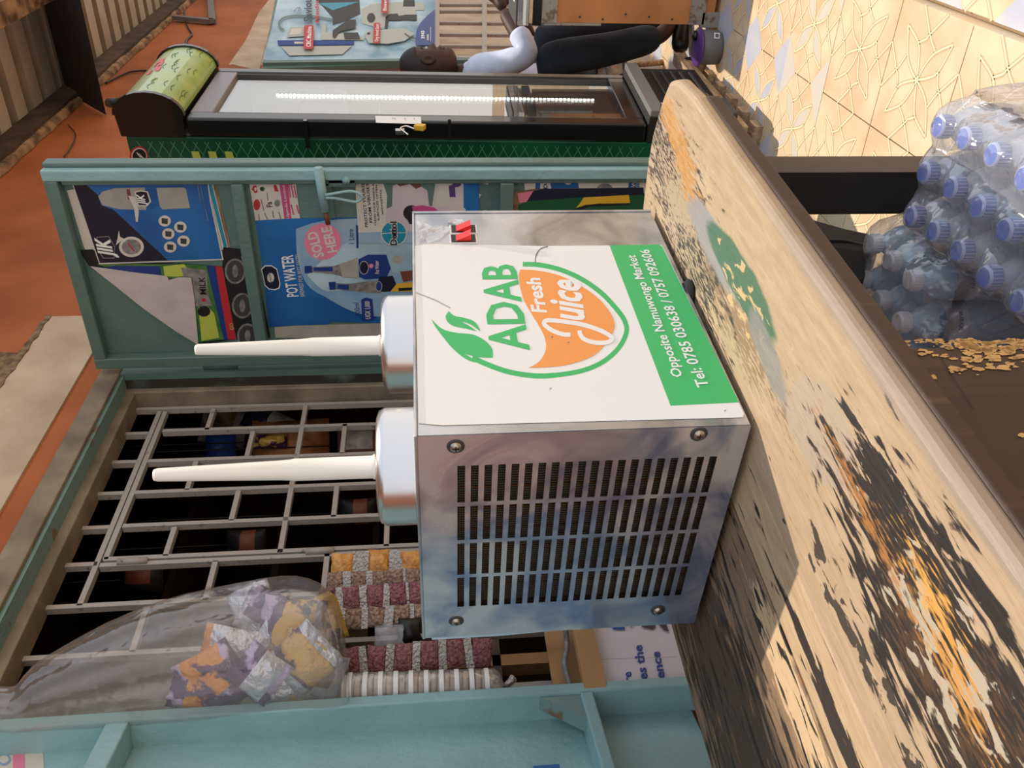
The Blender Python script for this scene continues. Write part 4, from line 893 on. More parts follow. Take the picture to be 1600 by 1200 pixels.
# LED strip
p0, p1 = FP(.37, .05, 1.58), FP(.37, .05, .42)
lb = MB(); lb.bar(p0, p1, .03, .012, 'paper_grey', FR @ FYd); ls = lb.build('led_strip', fr)
b = MB(); n_ = 78
for i in range(n_):
    c = p0.lerp(p1, (i+.5)/n_)-(FR @ FYd)*.008; b.box((-.0042, -.002, -.0042), (.0042, .002, .0042), 'led', T=lambda v: c+FR @ v)
o = b.build('led_beads', fr, fix=False); o['kind'] = 'stuff'
for zz in (.62, .92, 1.22, 1.5):
    b = MB()
    for k in range(7): b.tube([FP(.04+k*.072, .09, zz), FP(.04+k*.072, .46, zz)], .0022, 'chrome', 5)
    b.tube([FP(.03, .09, zz), FP(FW-.03, .09, zz)], .003, 'chrome', 5); b.tube([FP(.03, .46, zz), FP(FW-.03, .46, zz)], .003, 'chrome', 5); b.build('shelf', fr)
dbox((.07, .30, 1.36), (FW-.06, .305, 1.70), 'white', 'upper_liner')
for (zz, xs) in ((.625, (.15, .24, .36, .46)), (.925, (.12, .30, .40)), (1.225, (.20, .38))):
    for i, x in enumerate(xs):
        lab_ = ('white', 'dark green', 'lime')[i % 3]+' drink bottle, '+('first', 'second', 'third', 'fourth')[i]+' from the door hinge side on the '+{.625: 'lowest', .925: 'second lowest', 1.225: 'third'}[zz]+' fridge shelf'
        b = MB(); m = ('bottle_label', 'leaf_green', 'lime')[i % 3]; c = FP(x, .22, zz)
        b.lathe([(0, 0), (.03, 0), (.031, .01), (.031, .14), (.014, .19), (.013, .205)], m, c, 14); b.lathe([(.015, .205), (.015, .225), (0, .226)], 'deep_green' if i % 2 else 'cap_blue', c, 12)
        tag(b.build('drink_bottle'), lab_, 'bottle', 'drinks inside the fridge')
# canopy
b = MB(); nA = 12; A0, A1 = .0, .0
def can(x, k, r=0):
    # profile on the side: arc bulging to the street between z 1.90 and 2.10
    th = math.pi*k/nA; zc = 2.01-.10; hz = .125; return FP(x, -.012-(.062+r)*math.sin(th), 1.912-(.10+r)*math.cos(th))
V = []; F = []
for xi, x in enumerate((-.004, FW+.004)):
    V += [can(x, k, .006) for k in range(nA+1)]+[FP(x, .058, 2.012), FP(x, .058, 1.812)]
n2 = nA+3
b.add(V, [tuple(range(n2)), tuple(range(n2, 2*n2))[::-1]]+[(i, (i+1) % n2, (i+1) % n2+n2, i+n2) for i in range(nA, n2)], 'black_gloss'); cn = b.build('canopy', fr)
for x in (-.006, FW-.012):
    b = MB(); V = [can(x, k, .012) for k in range(nA+1)]+[can(x, k, -.004) for k in range(nA+1)][::-1]; V2 = [v+FR @ FXd*.018 for v in V]; n3 = len(V)
    b.add(V+V2, [(i, (i+1) % n3, (i+1) % n3+n3, i+n3) for i in range(n3)]+[(i, i+1, n3-2-i, n3-1-i) for i in range(nA)]+[(i+n3, i+1+n3, 2*n3-2-i, 2*n3-1-i) for i in range(nA)], 'black_gloss'); b.build('canopy_end', cn)
def cline(k0, k1, m, r=.004, x0=.012, x1=FW-.012, name='light_panel', wob=0):
    b = MB(); steps = 8; V = []
    for i in range(steps+1):
        k = k0+(k1-k0)*i/steps
        V += [can(x0, k, r), can(x1, k, r)]
    b.add(V, [(2*i, 2*i+1, 2*i+3, 2*i+2) for i in range(steps)], m, True); return b.build(name, cn, fix=False)
cline(0, nA*.36, 'canopy_leaf'); cline(nA*.36, nA*.60, 'canopy_mint'); cline(nA*.60, nA, 'canopy_green')
b = MB()
for i in range(26):
    x, k = rng.uniform(.04, .56), rng.uniform(1, 7); P_ = [can(x+dx*.05, k+dk, .0055) for dx, dk in ((0, 0), (.25, .25), (.5, .35), (.75, .3), (1, .1))]
    b.tube(P_, .0009, 'leaf_green' if i % 3 else 'deep_green', 4)
o = b.build('grass_print', cn); o['kind'] = 'stuff'
b = MB()
for (x, k, wx, wk) in ((.235, 6.6, .05, .55), (.26, 7.2, .07, .3), (.215, 7.6, .05, .5), (.30, 6.9, .05, .5), (.345, 7.2, .04, .7), (.30, 7.8, .06, .3)):
    b.add([can(x, k, .006), can(x+wx, k+.1, .006), can(x+wx, k+wk+.1, .006), can(x, k+wk, .006)], [(0, 1, 2, 3)], 'pinkred')
b.build('canopy_emblem', cn, fix=False)
# grille base
g0 = fbox((-.004, -.03, .02), (FW, .06, .295), 'matt_black', 'base_panel', bev=.004)
fbox((.0, -.05, .245), (FW, .06, .292), 'mid_grey', 'base_ledge', g0, .003)
for k in range(5): fbox((.12, -.036, .05+k*.036), (FW-.05, -.028, .058+k*.036), 'dark_grey', 'louvre', g0)
nb = Plane(-(FR @ FYd), FP(0, -.0305, .2), .0004).zoom(940, 60, 6); b = MB(); nb.circ(b, (332, 370), 54, 'yellow', 30); nb.circ(b, (332, 370), 40, 'matt_black', 20); nb.poly(b, [(315, 360), (350, 362), (345, 382), (318, 378)], 'yellow'); b.build('round_badge', g0, fix=False)
fbox((-.01, -.05, .0), (.14, .10, .10), 'dark_grey', 'corner_foot', g0, .004)
# padlock and latch
pp_ = Plane(-(FR @ FYd), FP(.03, -.012, 1), .001).zoom(400, 0, 4)
c = pp_.q(900, 822); b = MB(); b.box((-.012, -.006, -.014), (.012, .006, .014), 'screw_steel', T=lambda v: c+v); lt = b.build('latch_plate', dr)
tag_l = thing('padlock', 'small brass padlock hanging open from the latch on the black fridge door', 'padlock', pp_.q(1020, 820))
c = pp_.q(1025, 818)-Vector((0, .012, 0)); b = MB(); R_ = Matrix.Rotation(.35, 3, 'Y'); b.box((-.014, -.008, -.016), (.014, .008, .016), 'yellow', T=lambda v: c+R_ @ v); b.build('lock_body', tag_l, bevel=.002)
b = MB(); b.tube([pp_.q(*p)-Vector((0, .012, 0)) for p in spline([(990, 830), (965, 820), (940, 812), (915, 818), (905, 830), (930, 850), (950, 866)], 4)], .0028, 'chrome', 8); b.build('shackle', tag_l)
c = pp_.q(665, 900); b = MB(); b.box((-.016, -.006, -.045), (.016, .006, .045), 'black_gloss', T=lambda v: FP(-.004, .04, 1.42)+Matrix.Rotation(math.pi/2, 3, 'X') @ v); b.build('latch_strap', dr)

# pallet
pt = thing('wooden_pallet', 'low wooden pallet of pale boards under the drinks fridge', 'pallet', (3.1, 1.15, 0))
def pbx(x0, x1, y0_, y1_, z0, z1, nm): 
    b = MB(); R2 = Matrix.Rotation(fa, 3, 'Z'); b.box((x0, y0_, z0), (x1, y1_, z1), 'wood_pale', T=lambda v: Vector((2.76, .86, 0))+R2 @ v); b.build(nm, pt, bevel=.002)
pbx(0, .84, 0, .045, .052, .098, 'rail'); pbx(0, .80, .26, .30, .03, .08, 'rail'); pbx(0, .80, .52, .56, .03, .08, 'rail')
for k in range(6): pbx(.0+k*.14, .06+k*.14, .0, .57, .0 if k else .0, .03, 'board')
for k in range(6): pbx(.01+k*.14, .055+k*.14, .046, .09, .03, .08, 'block')
for k in range(5): pbx(.0+k*.16, .10+k*.16, .05, .57, .081, .0985, 'board')

# ================================================================== COUNTER at the right, tub, bin, frame
ct = thing('display_counter', 'orange plywood display counter with worn white metal edging, right of the seated man', 'counter', (3.6, .4, 0))
cx = 3.39; cz = onX(850, 25, cx).z
def cbx(a, c, m, nm, bev=.002): b = MB(); b.box(a, c, m); return b.build(nm, ct, bevel=bev)
cbx((cx, .0, .02), (cx+.26, .665, cz), 'ply_orange', 'body'); zr = onX(1090, 20, cx).z
cbx((cx-.006, -.02, zr-.03), (cx, .665, zr+.03), 'worn_or_lit_white', 'edge_strip'); cbx((cx-.006, .62, .0), (cx+.02, .675, .07), 'worn_or_lit_white', 'corner_foot'); cbx((cx-.006, -.02, cz-.05), (cx, .665, cz+.01), 'worn_or_lit_white', 'edge_strip'); cbx((cx, .665, cz-.22), (cx+.03, .675, cz), 'worn_or_lit_white', 'edge_strip')
for k in range(6): p = onX(870+k*36, 22+(k % 3)*4, cx-.002); MB().lathe([(0, 0), (.004, 0), (.004, .003), (0, .003)], 'dark_grey', p, 8, Matrix.Rotation(-math.pi/2, 3, 'Y')).build('nail', ct)
zc = cz+.01
for k, (m, h, dx) in enumerate((('black_gloss', .035, .0), ('biscuit', .012, -.01), ('chrome', .010, .0), ('white', .012, .0), ('clear_wrap', .02, .0), ('dark_grey', .006, .0))):
    cbx((cx-.01+dx, -.02, zc), (cx+.27, .675+dx, zc+h), m, 'top_layer'); zc += h+.0005
cbx((cx+.02, .0, zc), (cx+.26, .60, zc+.004), 'white', 'glass_sheet')
tb = thing('purple_lid_tub', 'round grey tub with a purple lid standing on the tiles in front of the counter', 'tub', (3.33, .745, 0))
c = Vector((3.335, .735, 0)); b = MB(); b.lathe([(0, 0), (.054, 0), (.062, .012), (.064, .075), (.062, .08), (0, .08)], 'mid_grey', c, 32); b.build('tub_body', tb)
b = MB(); b.lathe([(.05, .078), (.070, .080), (.072, .086), (.068, .09), (.02, .088), (0, .088)], 'purple', c, 32); b.build('lid', tb)
b = MB(); b.lathe([(0, .088), (.02, .088), (.018, .10), (0, .102)], 'black_gloss', c+Vector((.03, -.035, 0)), 14); b.build('knob', tb)
b = MB(); dq = Vector((-.826, -.5635, 0)); rq = Vector((.5635, -.826, 0)); q0 = c+dq*.0655+rq*.018+Vector((0, 0, .03))
b.add([q0+rq*x+Vector((0, 0, z))+Vector(dq)*-(x*x*7) for x, z in ((-.011, -.009), (.011, -.011), (.012, .011), (-.010, .012), (-.007, -.006), (.007, -.007), (.008, .007), (-.006, .008))], [(0, 1, 5, 4), (1, 2, 6, 5), (2, 3, 7, 6), (3, 0, 4, 7)], 'white'); b.build('square_mark', tb, fix=False)
bk = onZ(1108, 118, .0); b = MB(); b.lathe([(0, 0), (.045, 0), (.05, .02), (.04, .07), (.02, .085), (0, .09)], 'fabric_black', (bk.x+.12, bk.y, 0), 12, sm=False); tag(b.build('black_lump'), 'small crumpled black bag on the tiles behind the fridge foot', 'bag')
# dark framed pane leaning behind the fridge
f0, f1, f2, f3 = atD(915, 112, 4.0), atD(975, 92, 3.95), atD(978, 118, 3.9), atD(925, 135, 3.95)
fm = thing('leaning_frame', 'dark framed pane leaning on the floor behind the fridge', 'frame', f2)
for a, c in ((f0, f1), (f1, f2), (f2, f3), (f3, f0)): MB().bar(a, c, .02, .02, 'dark_brown', (0, 0, 1)).build('frame_bar', fm)
MB().add([f0, f1, f2, f3], [(0, 1, 2, 3)], 'paper').build('pane', fm, fix=False)

# ================================================================== SIGN GATE behind the man
a_s = YAW-math.radians(46.3); SD = Vector((math.cos(a_s), math.sin(a_s), 0)); SN = Vector((SD.y, -SD.x, 0)); SP0 = atD(680, 92, 5.0)
sg = thing('sign_gate', 'barred steel gate carrying a pale medical equipment poster, behind the seated man', 'gate', (SP0.x, SP0.y, 0))
ps = Plane(SN, SP0, .0008).zoom(400, 0, 5.333)
def sgz(px, py): return onp(px, py, SN, SP0)
# bars
for y in (-14, 5, 15.5, 33.5, 51.5, 69.5, 88):
    a, c = sgz(683, y), sgz(1000, y+(3 if y > 20 else 0)); MB().bar(a+SN*-.01, c+SN*-.01, .022 if y != 5 else .03, .02, 'grille_paint', SN).build('bar', sg)
for x in (683, 757, 830): MB().bar(sgz(x, -60), sgz(x, 91), .03, .024, 'grille_paint', SN).build('cross_bar', sg)
b = MB(); q_ = [sgz(*p)-SN*.03 for p in ((410, 106), (440, -60), (684, -60), (682, 97))]; b.slab(q_, SN*.026, 'teal'); b.build('sign_board', sg)
MB().bar(sgz(411, 100), sgz(1010, 92), .03, .03, 'teal', SN).build('gate_frame', sg)
b = MB(); P = ps
P.poly(b, [(60, 495), (130, 240), (180, 0), (260, -320), (1490, -320), (1490, 485), (1210, 490), (100, 510)], 'sky_print')
P.poly(b, [(60, 495), (130, 250), (640, 200), (900, 200), (1350, 150), (1330, 330), (1300, 400), (1210, 490), (100, 510)], 'sky_print')
P.poly(b, [(500, 0), (860, -20), (870, 120), (740, 180), (640, 215), (640, 150), (560, 60)], 'dark_grey'); P.poly(b, [(520, 30), (860, 20), (640, 90)], 'dettol_teal')
P.poly(b, [(880, 80), (960, 40), (1200, 20), (1400, 30), (1400, 90), (1330, 90), (1330, 150), (1100, 180), (1060, 250), (880, 200)], 'grey_machine'); P.poly(b, [(1230, 5), (1320, 5), (1325, 60), (1225, 60)], 'black_print'); P.circ(b, (960, 155), 34, 'dark_grey', 40)
P.poly(b, [(1110, 125), (1180, 120), (1190, 140), (1250, 130), (1340, 130), (1340, 180), (1250, 175), (1180, 180), (1105, 180), (1095, 245), (1075, 245), (1080, 150)], 'black_print')
P.poly(b, [(180, 345), (400, 342), (820, 350), (815, 382), (560, 385), (185, 388)], 'text_blue'); P.poly(b, [(320, 358), (395, 358), (395, 375), (320, 375)], 'paper')
P.poly(b, [(210, 400), (800, 392), (720, 465), (280, 475)], 'grey_machine'); P.poly(b, [(545, 220), (585, 215), (585, 280), (900, 320), (900, 345), (545, 345)], 'grey_machine')
P.poly(b, [(290, 240), (415, 232), (400, 315), (255, 325)], 'grey_machine'); P.poly(b, [(300, 255), (385, 250), (375, 300), (280, 305)], 'paper')
P.stroke(b, spline([(235, 262), (200, 240), (195, 200), (240, 160), (340, 145), (480, 150), (640, 178)], 5), 14, 'teal')
P.poly(b, [(640, 270), (770, 180), (835, 180), (830, 250), (700, 280), (660, 335), (640, 325)], 'dark_grey'); P.poly(b, [(730, 288), (850, 288), (870, 340), (740, 340)], 'dark_grey')
P.poly(b, [(900, 300), (950, 275), (1110, 262), (1230, 250), (1320, 300), (1240, 360), (1100, 385), (940, 378)], 'grey_machine'); P.poly(b, [(930, 290), (955, 290), (950, 308), (925, 308)], 'black_print'); P.stroke(b, [(1240, 300), (1290, 335), (1400, 355)], 8, 'dark_grey')
P.poly(b, spline([(1490, 100), (1420, 160), (1360, 230), (1335, 300), (1330, 400)], 4)+[(1490, 400)], 'royal'); P.text(b, '3943', (1405, 345), (1403, 280), (1378, 345), 'white_print', .03); P.stroke(b, [(1432, 360), (1432, 310)], 12, 'paper'); P.stroke(b, [(1455, 370), (1455, 250)], 5, 'paper')
P.text(b, 'Saviour', (468, 208), (462, -22), (402, 208), 'navy', .03); P.text(b, 'Medical', (528, 215), (522, -20), (495, 215), 'red_print', .02)
P.stroke(b, spline([(320, 130), (345, 95), (380, 105), (350, 120), (370, 85)], 3), 4, 'navy')
for (x0, y0_, x1, y1_, t_) in ((400, 440, 485, 240, 'CBC Machine'), (978, 395, 1038, 222, 'Dry bond Scan'), (1045, 142, 1105, -30, 'Biosensor')):
    w_ = x1-x0; P.poly(b, [(x0+w_*.15, y1_), (x1-w_*.1, y1_), (x1, y1_+15), (x1-4, y0_-15), (x1-w_*.2, y0_), (x0+6, y0_), (x0, y0_-15), (x0+4, y1_+12)], 'red_print'); P.text(b, t_, (x1-w_*.3, y0_-18), (x1-w_*.22, y1_+12), (x0+w_*.25, y0_-18), 'white_print', .02)
b.build('equipment_poster', sg, fix=False)
# small steel bracket on the wall, wires
bz = [onY(*p, YF-.03) for p in ((272, 27), (332, 33), (328, -10))]
br = thing('wall_bracket', 'thin steel bracket frame fixed high on the orange wall, right of the fridge canopy', 'bracket', bz[0])
for a, c in ((bz[0], bz[1]), (bz[1], bz[2])): MB().bar(a, c, .05, .03, 'mid_grey', (0, 1, 0)).build('bracket_bar', br)
def cable(pts, y, label, name='cable', r=.004):
    b = MB(); b.tube([onY(*p, y) for p in spline(pts, 5)], r, 'black', 6); return tag(b.build(name), label, 'cable')
cable([(288, 18), (289, 30), (295, 45), (300, 54), (292, 62), (288, 76)], YF-.012, 'thin black cable dropping from the bracket to the top of the fridge canopy', r=.007)
cable([(165, 130), (185, 120), (205, 112), (229, 110)], YF-.012, 'thin black cable running from the dark rafter to the fridge canopy', r=.006)
b = MB(); b.tube([atD(168, 159, 3.4), atD(172, 161, 3.3)], .008, 'black', 8); b.tube([atD(171, 161, 3.3), atD(186, 161, 3.1)], .018, 'black', 10); tag(b.build('cable_plug'), 'black plug hanging at the top left edge of the fridge canopy', 'plug')
b = MB(); b.tube([onY(*p, YF-.01) for p in spline([(100, 245), (112, 228), (118, 210), (106, 195)], 4)], .003, 'black', 5); tag(b.build('cable'), 'thin cable hanging down the orange wall below the rafter end', 'cable')
b = MB(); b.tube([onZ(*p, .012) for p in spline([(1053, 66), (1062, 76), (1070, 90), (1073, 105)], 4)], .006, 'black', 6); tag(b.build('cable'), 'black cable on the tiles between the counter and the small black bag', 'cable')

# ================================================================== MAN
man = thing('person', 'seated man in a white shirt and dark trousers, facing the counter behind the fridge', 'person', atD(900, 150, 3.9))
def skinned(name, joints, edges, m, sub=2, par=man):
    me = bpy.data.meshes.new(name); me.from_pydata([Vector(j[0]) for j in joints], edges, []); o = bpy.data.objects.new(name, me); COL.objects.link(o)
    md = o.modifiers.new('skin', 'SKIN'); md.use_smooth_shade = True; md.branch_smoothing = .4
    lay = me.skin_vertices[0].data
    for i, j in enumerate(joints): r = j[1]; lay[i].radius = (r, r) if not isinstance(r, tuple) else r
    lay[0].use_root = True; s = o.modifiers.new('s', 'SUBSURF'); s.levels = sub; s.render_levels = sub
    dg = bpy.context.evaluated_depsgraph_get(); me2 = bpy.data.meshes.new_from_object(o.evaluated_get(dg)); bpy.data.objects.remove(o)
    o0 = ORG[par.name]
    for v in me2.vertices: v.co -= o0
    me2.materials.clear(); me2.materials.append(MATS[m]); me2.polygons.foreach_set('use_smooth', [True]*len(me2.polygons))
    o = bpy.data.objects.new(name, me2); COL.objects.link(o); o.parent = par; ORG[o.name] = o0; return o
D = 3.72
J = [(atD(890, 148, 3.95), .13), (atD(800, 140, 3.9), .125), (atD(752, 128, 3.86), .12), (atD(722, 118, 3.84), .058), (atD(705, 112, 3.82), .05),
     (atD(745, 108, 3.66), .062), (atD(790, 100, 3.58), .052), (atD(829, 84, 3.52), .046), (atD(806, 46, 3.56), .046), (atD(787, 16, 3.6), .036),
     (atD(747, 118, 4.02), .06), (atD(800, 105, 4.05), .05), (atD(835, 80, 3.95), .045), (atD(822, 40, 3.9), .034), (atD(812, 12, 3.9), .028),
     (atD(893, 135, 3.78), .10), (atD(852, 92, 3.50), .072), (atD(950, 78, 3.56), .058), (atD(1034, 56, 3.60), .042), (atD(1052, 30, 3.60), .04),
     (atD(888, 130, 4.05), .10), (atD(848, 52, 3.86), .07), (atD(950, 38, 3.84), .055), (atD(1040, 26, 3.84), .04), (atD(1056, 5, 3.84), .04)]
# one continuous body under the clothes
body = skinned('body', [(a, r*.86) for a, r in J], [(0, 1), (1, 2), (2, 3), (3, 4), (2, 5), (5, 6), (6, 7), (7, 8), (8, 9), (2, 10), (10, 11), (11, 12), (12, 13), (13, 14), (0, 15), (15, 16), (16, 17), (17, 18), (18, 19), (0, 20), (20, 21), (21, 22), (22, 23), (23, 24)], 'skin')
skinned('shirt', [(J[0][0], .135), (J[1][0], .135), (J[2][0], .13), (J[3][0], .062), (J[5][0], .07), (J[6][0], .06), (J[7][0], .057), (J[7][0].lerp(J[8][0], .55), .052), (J[7][0].lerp(J[8][0], .95), .050), (J[10][0], .07), (J[11][0], .06), (J[12][0], .055), (J[12][0].lerp(J[13][0], .8), .045)],
        [(0, 1), (1, 2), (2, 3), (2, 4), (4, 5), (5, 6), (6, 7), (7, 8), (2, 9), (9, 10), (10, 11), (11, 12)], 'shirt')
skinned('trousers', [(J[0][0], .14)]+[(J[15][0], .11), (J[16][0], .082), (J[17][0], .07), (J[18][0], .062)]+[(J[20][0], .11), (J[21][0], .08), (J[22][0], .068), (J[23][0], .06)], [(0, 1), (1, 2), (2, 3), (3, 4), (0, 5), (5, 6), (6, 7), (7, 8)], 'trousers')
for a, c in ((18, 19), (23, 24)):
    sh = MB(); p, q = J[a][0]+Vector((0, 0, -.03)), J[c][0]; d = (q-p); d.z = 0; d.normalize(); z0_ = .005
    pr = [(-.07, .035, .07), (-.03, .042, .085), (.04, .045, .065), (.11, .047, .045), (.17, .034, .03), (.19, .01, .018)]
    V = []; sd_ = Vector((-d.y, d.x, 0)); base = Vector((p.x, p.y, z0_))
    for s_, w_, h_ in pr:
        for k in range(8): t = 2*math.pi*k/8; V.append(base+d*s_+sd_*w_*math.cos(t)+Vector((0, 0, max(0, h_/2+h_/2*math.sin(t)))))
    F = [(i*8+k, i*8+(k+1) % 8, (i+1)*8+(k+1) % 8, (i+1)*8+k) for i in range(5) for k in range(8)]+[tuple(range(8))[::-1], tuple(range(40, 48))]
    sh.add(V, F, 'shoe', True); sh.build('shoe', man, subsurf=1)
# head: profile facing the street side (picture's right), chin slightly up
HC = atD(668, 100, 3.78); fdir = Vector((.50, -.866, .03)).normalized(); hup = Vector((0, 0, 1)); sdir = fdir.cross(hup).normalized(); hup = sdir.cross(fdir)
hb = MB(); nu, nv = 40, 30; V = []; F = []
def face_prof(z):  # forward reach of the profile at height z (head units), z -1 chin .. 1 crown
    K = [(-1.05, .30), (-1.0, .52), (-.9, .66), (-.78, .70), (-.66, .64), (-.58, .76), (-.50, .72), (-.44, .78), (-.36, .70), (-.30, .86), (-.22, .96), (-.12, .84), (.0, .68), (.08, .66), (.18, .76), (.35, .78), (.6, .68), (.8, .50), (.94, .26), (1.0, .0)]
    for (a, u), (c, v) in zip(K, K[1:]):
        if a <= z <= c: t = (z-a)/(c-a); return u+(v-u)*t
    return 0
for i in range(nv+1):
    z = -1.05+2.05*i/nv
    back = .0 if z >= 1 else (.98*math.sqrt(max(0, 1-((z-.25)/.78)**2)) if z > -.1 else .88-.5*min(1, (-.1-z)/.9))
    if z > -.1: back = .98*math.sqrt(max(0, 1-((z-.2)/.8)**2)) 
    wd = .74*math.sqrt(max(0, 1-((z-.15)/.86)**2)) if z > 0 else .73-.30*(min(1, -z/1.05))**1.6
    f = face_prof(z)
    for k in range(nu):
        t = 2*math.pi*k/nu; cx_, sy = math.cos(t), math.sin(t)
        if cx_ > 0:
            base_f = min(f, .66*math.sqrt(max(0.02, 1-(max(z, -1.0)*.8)**2))); x = base_f*cx_ + (f-base_f)*max(0, cx_)**14
        else: x = back*cx_
        V.append(HC+(fdir*x*.098+sdir*sy*wd*.098+hup*z*.122))
F = [(i*nu+k, i*nu+(k+1) % nu, (i+1)*nu+(k+1) % nu, (i+1)*nu+k) for i in range(nv) for k in range(nu)]+[tuple(range(nu))]
hb.add(V, F, 'skin', True); hd = hb.build('head', man)
def onface(x, y, z): return HC+fdir*x*.098+sdir*y*.098+hup*z*.122
for s_ in (-1, 1):
    b = MB(); c = onface(.56, s_*.30, .02); b.lathe([(0, -.008), (.010, -.006), (.0125, 0), (.010, .006), (0, .008)], 'eye_white', c, 12); e = b.build('eye', hd); b = MB(); b.lathe([(0, -.005), (.006, 0), (0, .005)], 'black', c+fdir*.0095, 10); b.build('pupil', e)
    b = MB(); b.tube([onface(.62, s_*.14, .14), onface(.62, s_*.32, .19), onface(.52, s_*.46, .13)], [.003, .005, .002], 'skin_dark', 6); b.build('eyebrow', hd)
    b = MB(); c = onface(-.05, s_*.70, -.02); b.lathe([(0, 0), (.030, 0), (.033, .006), (.026, .013), (.016, .008), (0, .006)], 'skin', c, 16, Matrix((fdir*.62, hup, sdir*s_)).transposed()); b.build('ear', hd)
b = MB(); b.tube([onface(.60, -.26, -.50), onface(.74, -.10, -.49), onface(.77, 0, -.485), onface(.74, .10, -.49), onface(.60, .26, -.50)], [.003, .0055, .006, .0055, .003], 'lip', 8); b.tube([onface(.58, -.24, -.60), onface(.70, -.10, -.61), onface(.73, 0, -.60), onface(.70, .10, -.61), onface(.58, .24, -.60)], [.003, .006, .007, .006, .003], 'lip', 8); b.build('lips', hd)
# close-cropped hair cap
V = []; F = []; 
for i in range(13):
    ph = math.pi*.5*i/12
    for k in range(32):
        t = 2*math.pi*k/32; cx_ = math.cos(t); low = -.05 if cx_ < .1 else .42
        zz = low+(1.015-low)*math.sin(ph); rr = math.sqrt(max(0, 1-((zz-.17)/.86)**2)); V.append(HC+fdir*(cx_*(1.0 if cx_ < 0 else .80)*rr*.098)+sdir*(math.sin(t)*.765*rr*.098)+hup*(zz*.122))
b = MB(); b.add(V, [(i*32+k, i*32+(k+1) % 32, (i+1)*32+(k+1) % 32, (i+1)*32+k) for i in range(12) for k in range(32)], 'skin_dark', True); b.build('hair', hd, fix=False)
# hands with five bent fingers each
for (wr, el, pn) in ((J[9][0], J[8][0], sdir), (J[14][0], J[13][0], sdir)):
    d = (wr-el).normalized(); lat = d.cross(Vector((0, 0, 1))).cross(d).normalized(); nn = d.cross(lat).normalized()
    jj = [(wr, .026), (wr+d*.045, (.034, .02)), (wr+d*.085, (.036, .018))]; ed = [(0, 1), (1, 2)]
    for k, (off, ln) in enumerate(((-.030, .066), (-.010, .078), (.011, .072), (.031, .056))):
        b0 = len(jj); r0 = wr+d*.085+lat*off; jj += [(r0+d*.012, .0095), (r0+d*(.012+ln*.45)+nn*.006, .0088), (r0+d*(.008+ln*.75)+nn*.020, .008), (r0+d*(ln*.9)+nn*.034, .007)]; ed += [(2, b0), (b0, b0+1), (b0+1, b0+2), (b0+2, b0+3)]
    b0 = len(jj); jj += [(wr+d*.03-lat*.035+nn*.008, .0115), (wr+d*.058-lat*.055+nn*.018, .010), (wr+d*.082-lat*.058+nn*.026, .008)]; ed += [(1, b0), (b0, b0+1), (b0+1, b0+2)]
    skinned('hand', jj, ed, 'skin', 1)
# stool he sits on
stl = thing('stool', 'low wooden stool under the seated man, mostly hidden by the fridge', 'stool', (J[0][0].x, J[0][0].y, 0)); hz_ = J[0][0].z-.17
b = MB(); b.lathe([(0, hz_-.03), (.16, hz_-.03), (.165, hz_-.015), (.16, hz_), (0, hz_)], 'wood_pale', (J[0][0].x, J[0][0].y, 0), 24); b.build('seat', stl)
for dx, dy in ((-.1, -.1), (.1, -.1), (.1, .1), (-.1, .1)): MB().tube([(J[0][0].x+dx*1.2, J[0][0].y+dy*1.2, 0), (J[0][0].x+dx, J[0][0].y+dy, hz_-.03)], .014, 'wood_pale', 8).build('leg', stl)
# ================================================================== WATER BOTTLES under the bench end
mat('rib_blue', (120, 164, 204), .2)
def bottle_proto(capm, liq, label, zl):
    t = thing('water_bottle', 'x', 'bottle', (0, 0, 0), 'x'); r = .031
    prof = [(0, .002), (.022, 0), (.029, .004), (r, .012)]
    for k in range(8): z = .015+k*.0115; prof += [(r, z), (r-.0022, z+.0055)]
    prof += [(r, .110), (r, .150), (.0305, .158), (.027, .170), (.020, .184), (.0142, .192), (.0130, .198)]
    MB().lathe(prof, liq, n=20).build('bottle_body', t)
    MB().lathe([(r+.0004, zl), (r+.0005, zl+.001), (r+.0005, zl+.036), (r+.0004, zl+.037)], 'bottle_label', n=20).build('wrap_label', t)
    c = MB(); c.lathe([(.0152, .198), (.0156, .199), (.0156, .213)], capm[0], n=20); V = []
    c.lathe([(.0156, .213), (.0148, .2155), (.0128, .2165)], capm[1], n=20); c.lathe([(.0128, .2165), (.0120, .2160), (0, .2160)], capm[2], n=20)
    for k in range(20): a = 2*math.pi*k/20; c.box((-.0006, -.0005, .1995), (.0006, .0005, .2125), capm[1], T=lambda v: Matrix.Rotation(a, 3, 'Z') @ (v+Vector((.0158, 0, 0))))
    c.build('cap', t); return t
def dup(root, loc, rz, label, group):
    r = root.copy(); COL.objects.link(r); r.location = loc; r.rotation_euler = (0, 0, rz); r['label'] = label; r['group'] = group
    for ch in list(root.children):
        c = ch.copy(); COL.objects.link(c); c.parent = r
        for g in ch.children: d = g.copy(); COL.objects.link(d); d.parent = c
    return r
ORG['water_bottle'] = Vector()
pb_ = bottle_proto(('cap_side', 'cap_rim', 'cap_blue'), 'water_bottle', None, .112); pw_ = bottle_proto(('cap_white', 'cap_white', 'cap_white'), 'water_bottle_blue', None, .118)
ZB_ = .222
first = [True, True]
def place(root, k, loc, label, group):
    if first[k]: first[k] = False; root.location = loc; root['label'] = label; root['group'] = group; return root
    return dup(root, loc, prng.uniform(0, 6), label, group)
OR_ = ('first', 'second', 'third', 'fourth', 'fifth', 'sixth')
def LB(i, j): return 'blue-capped water bottle, '+OR_[i]+' from the far end in the '+('street-side', 'middle', 'inner')[j]+' row of its pack'
def LW(i, j): return 'white-capped water bottle, '+OR_[i]+' from the far end in the '+('street-side', 'middle', 'inner')[j]+' row of its pack'
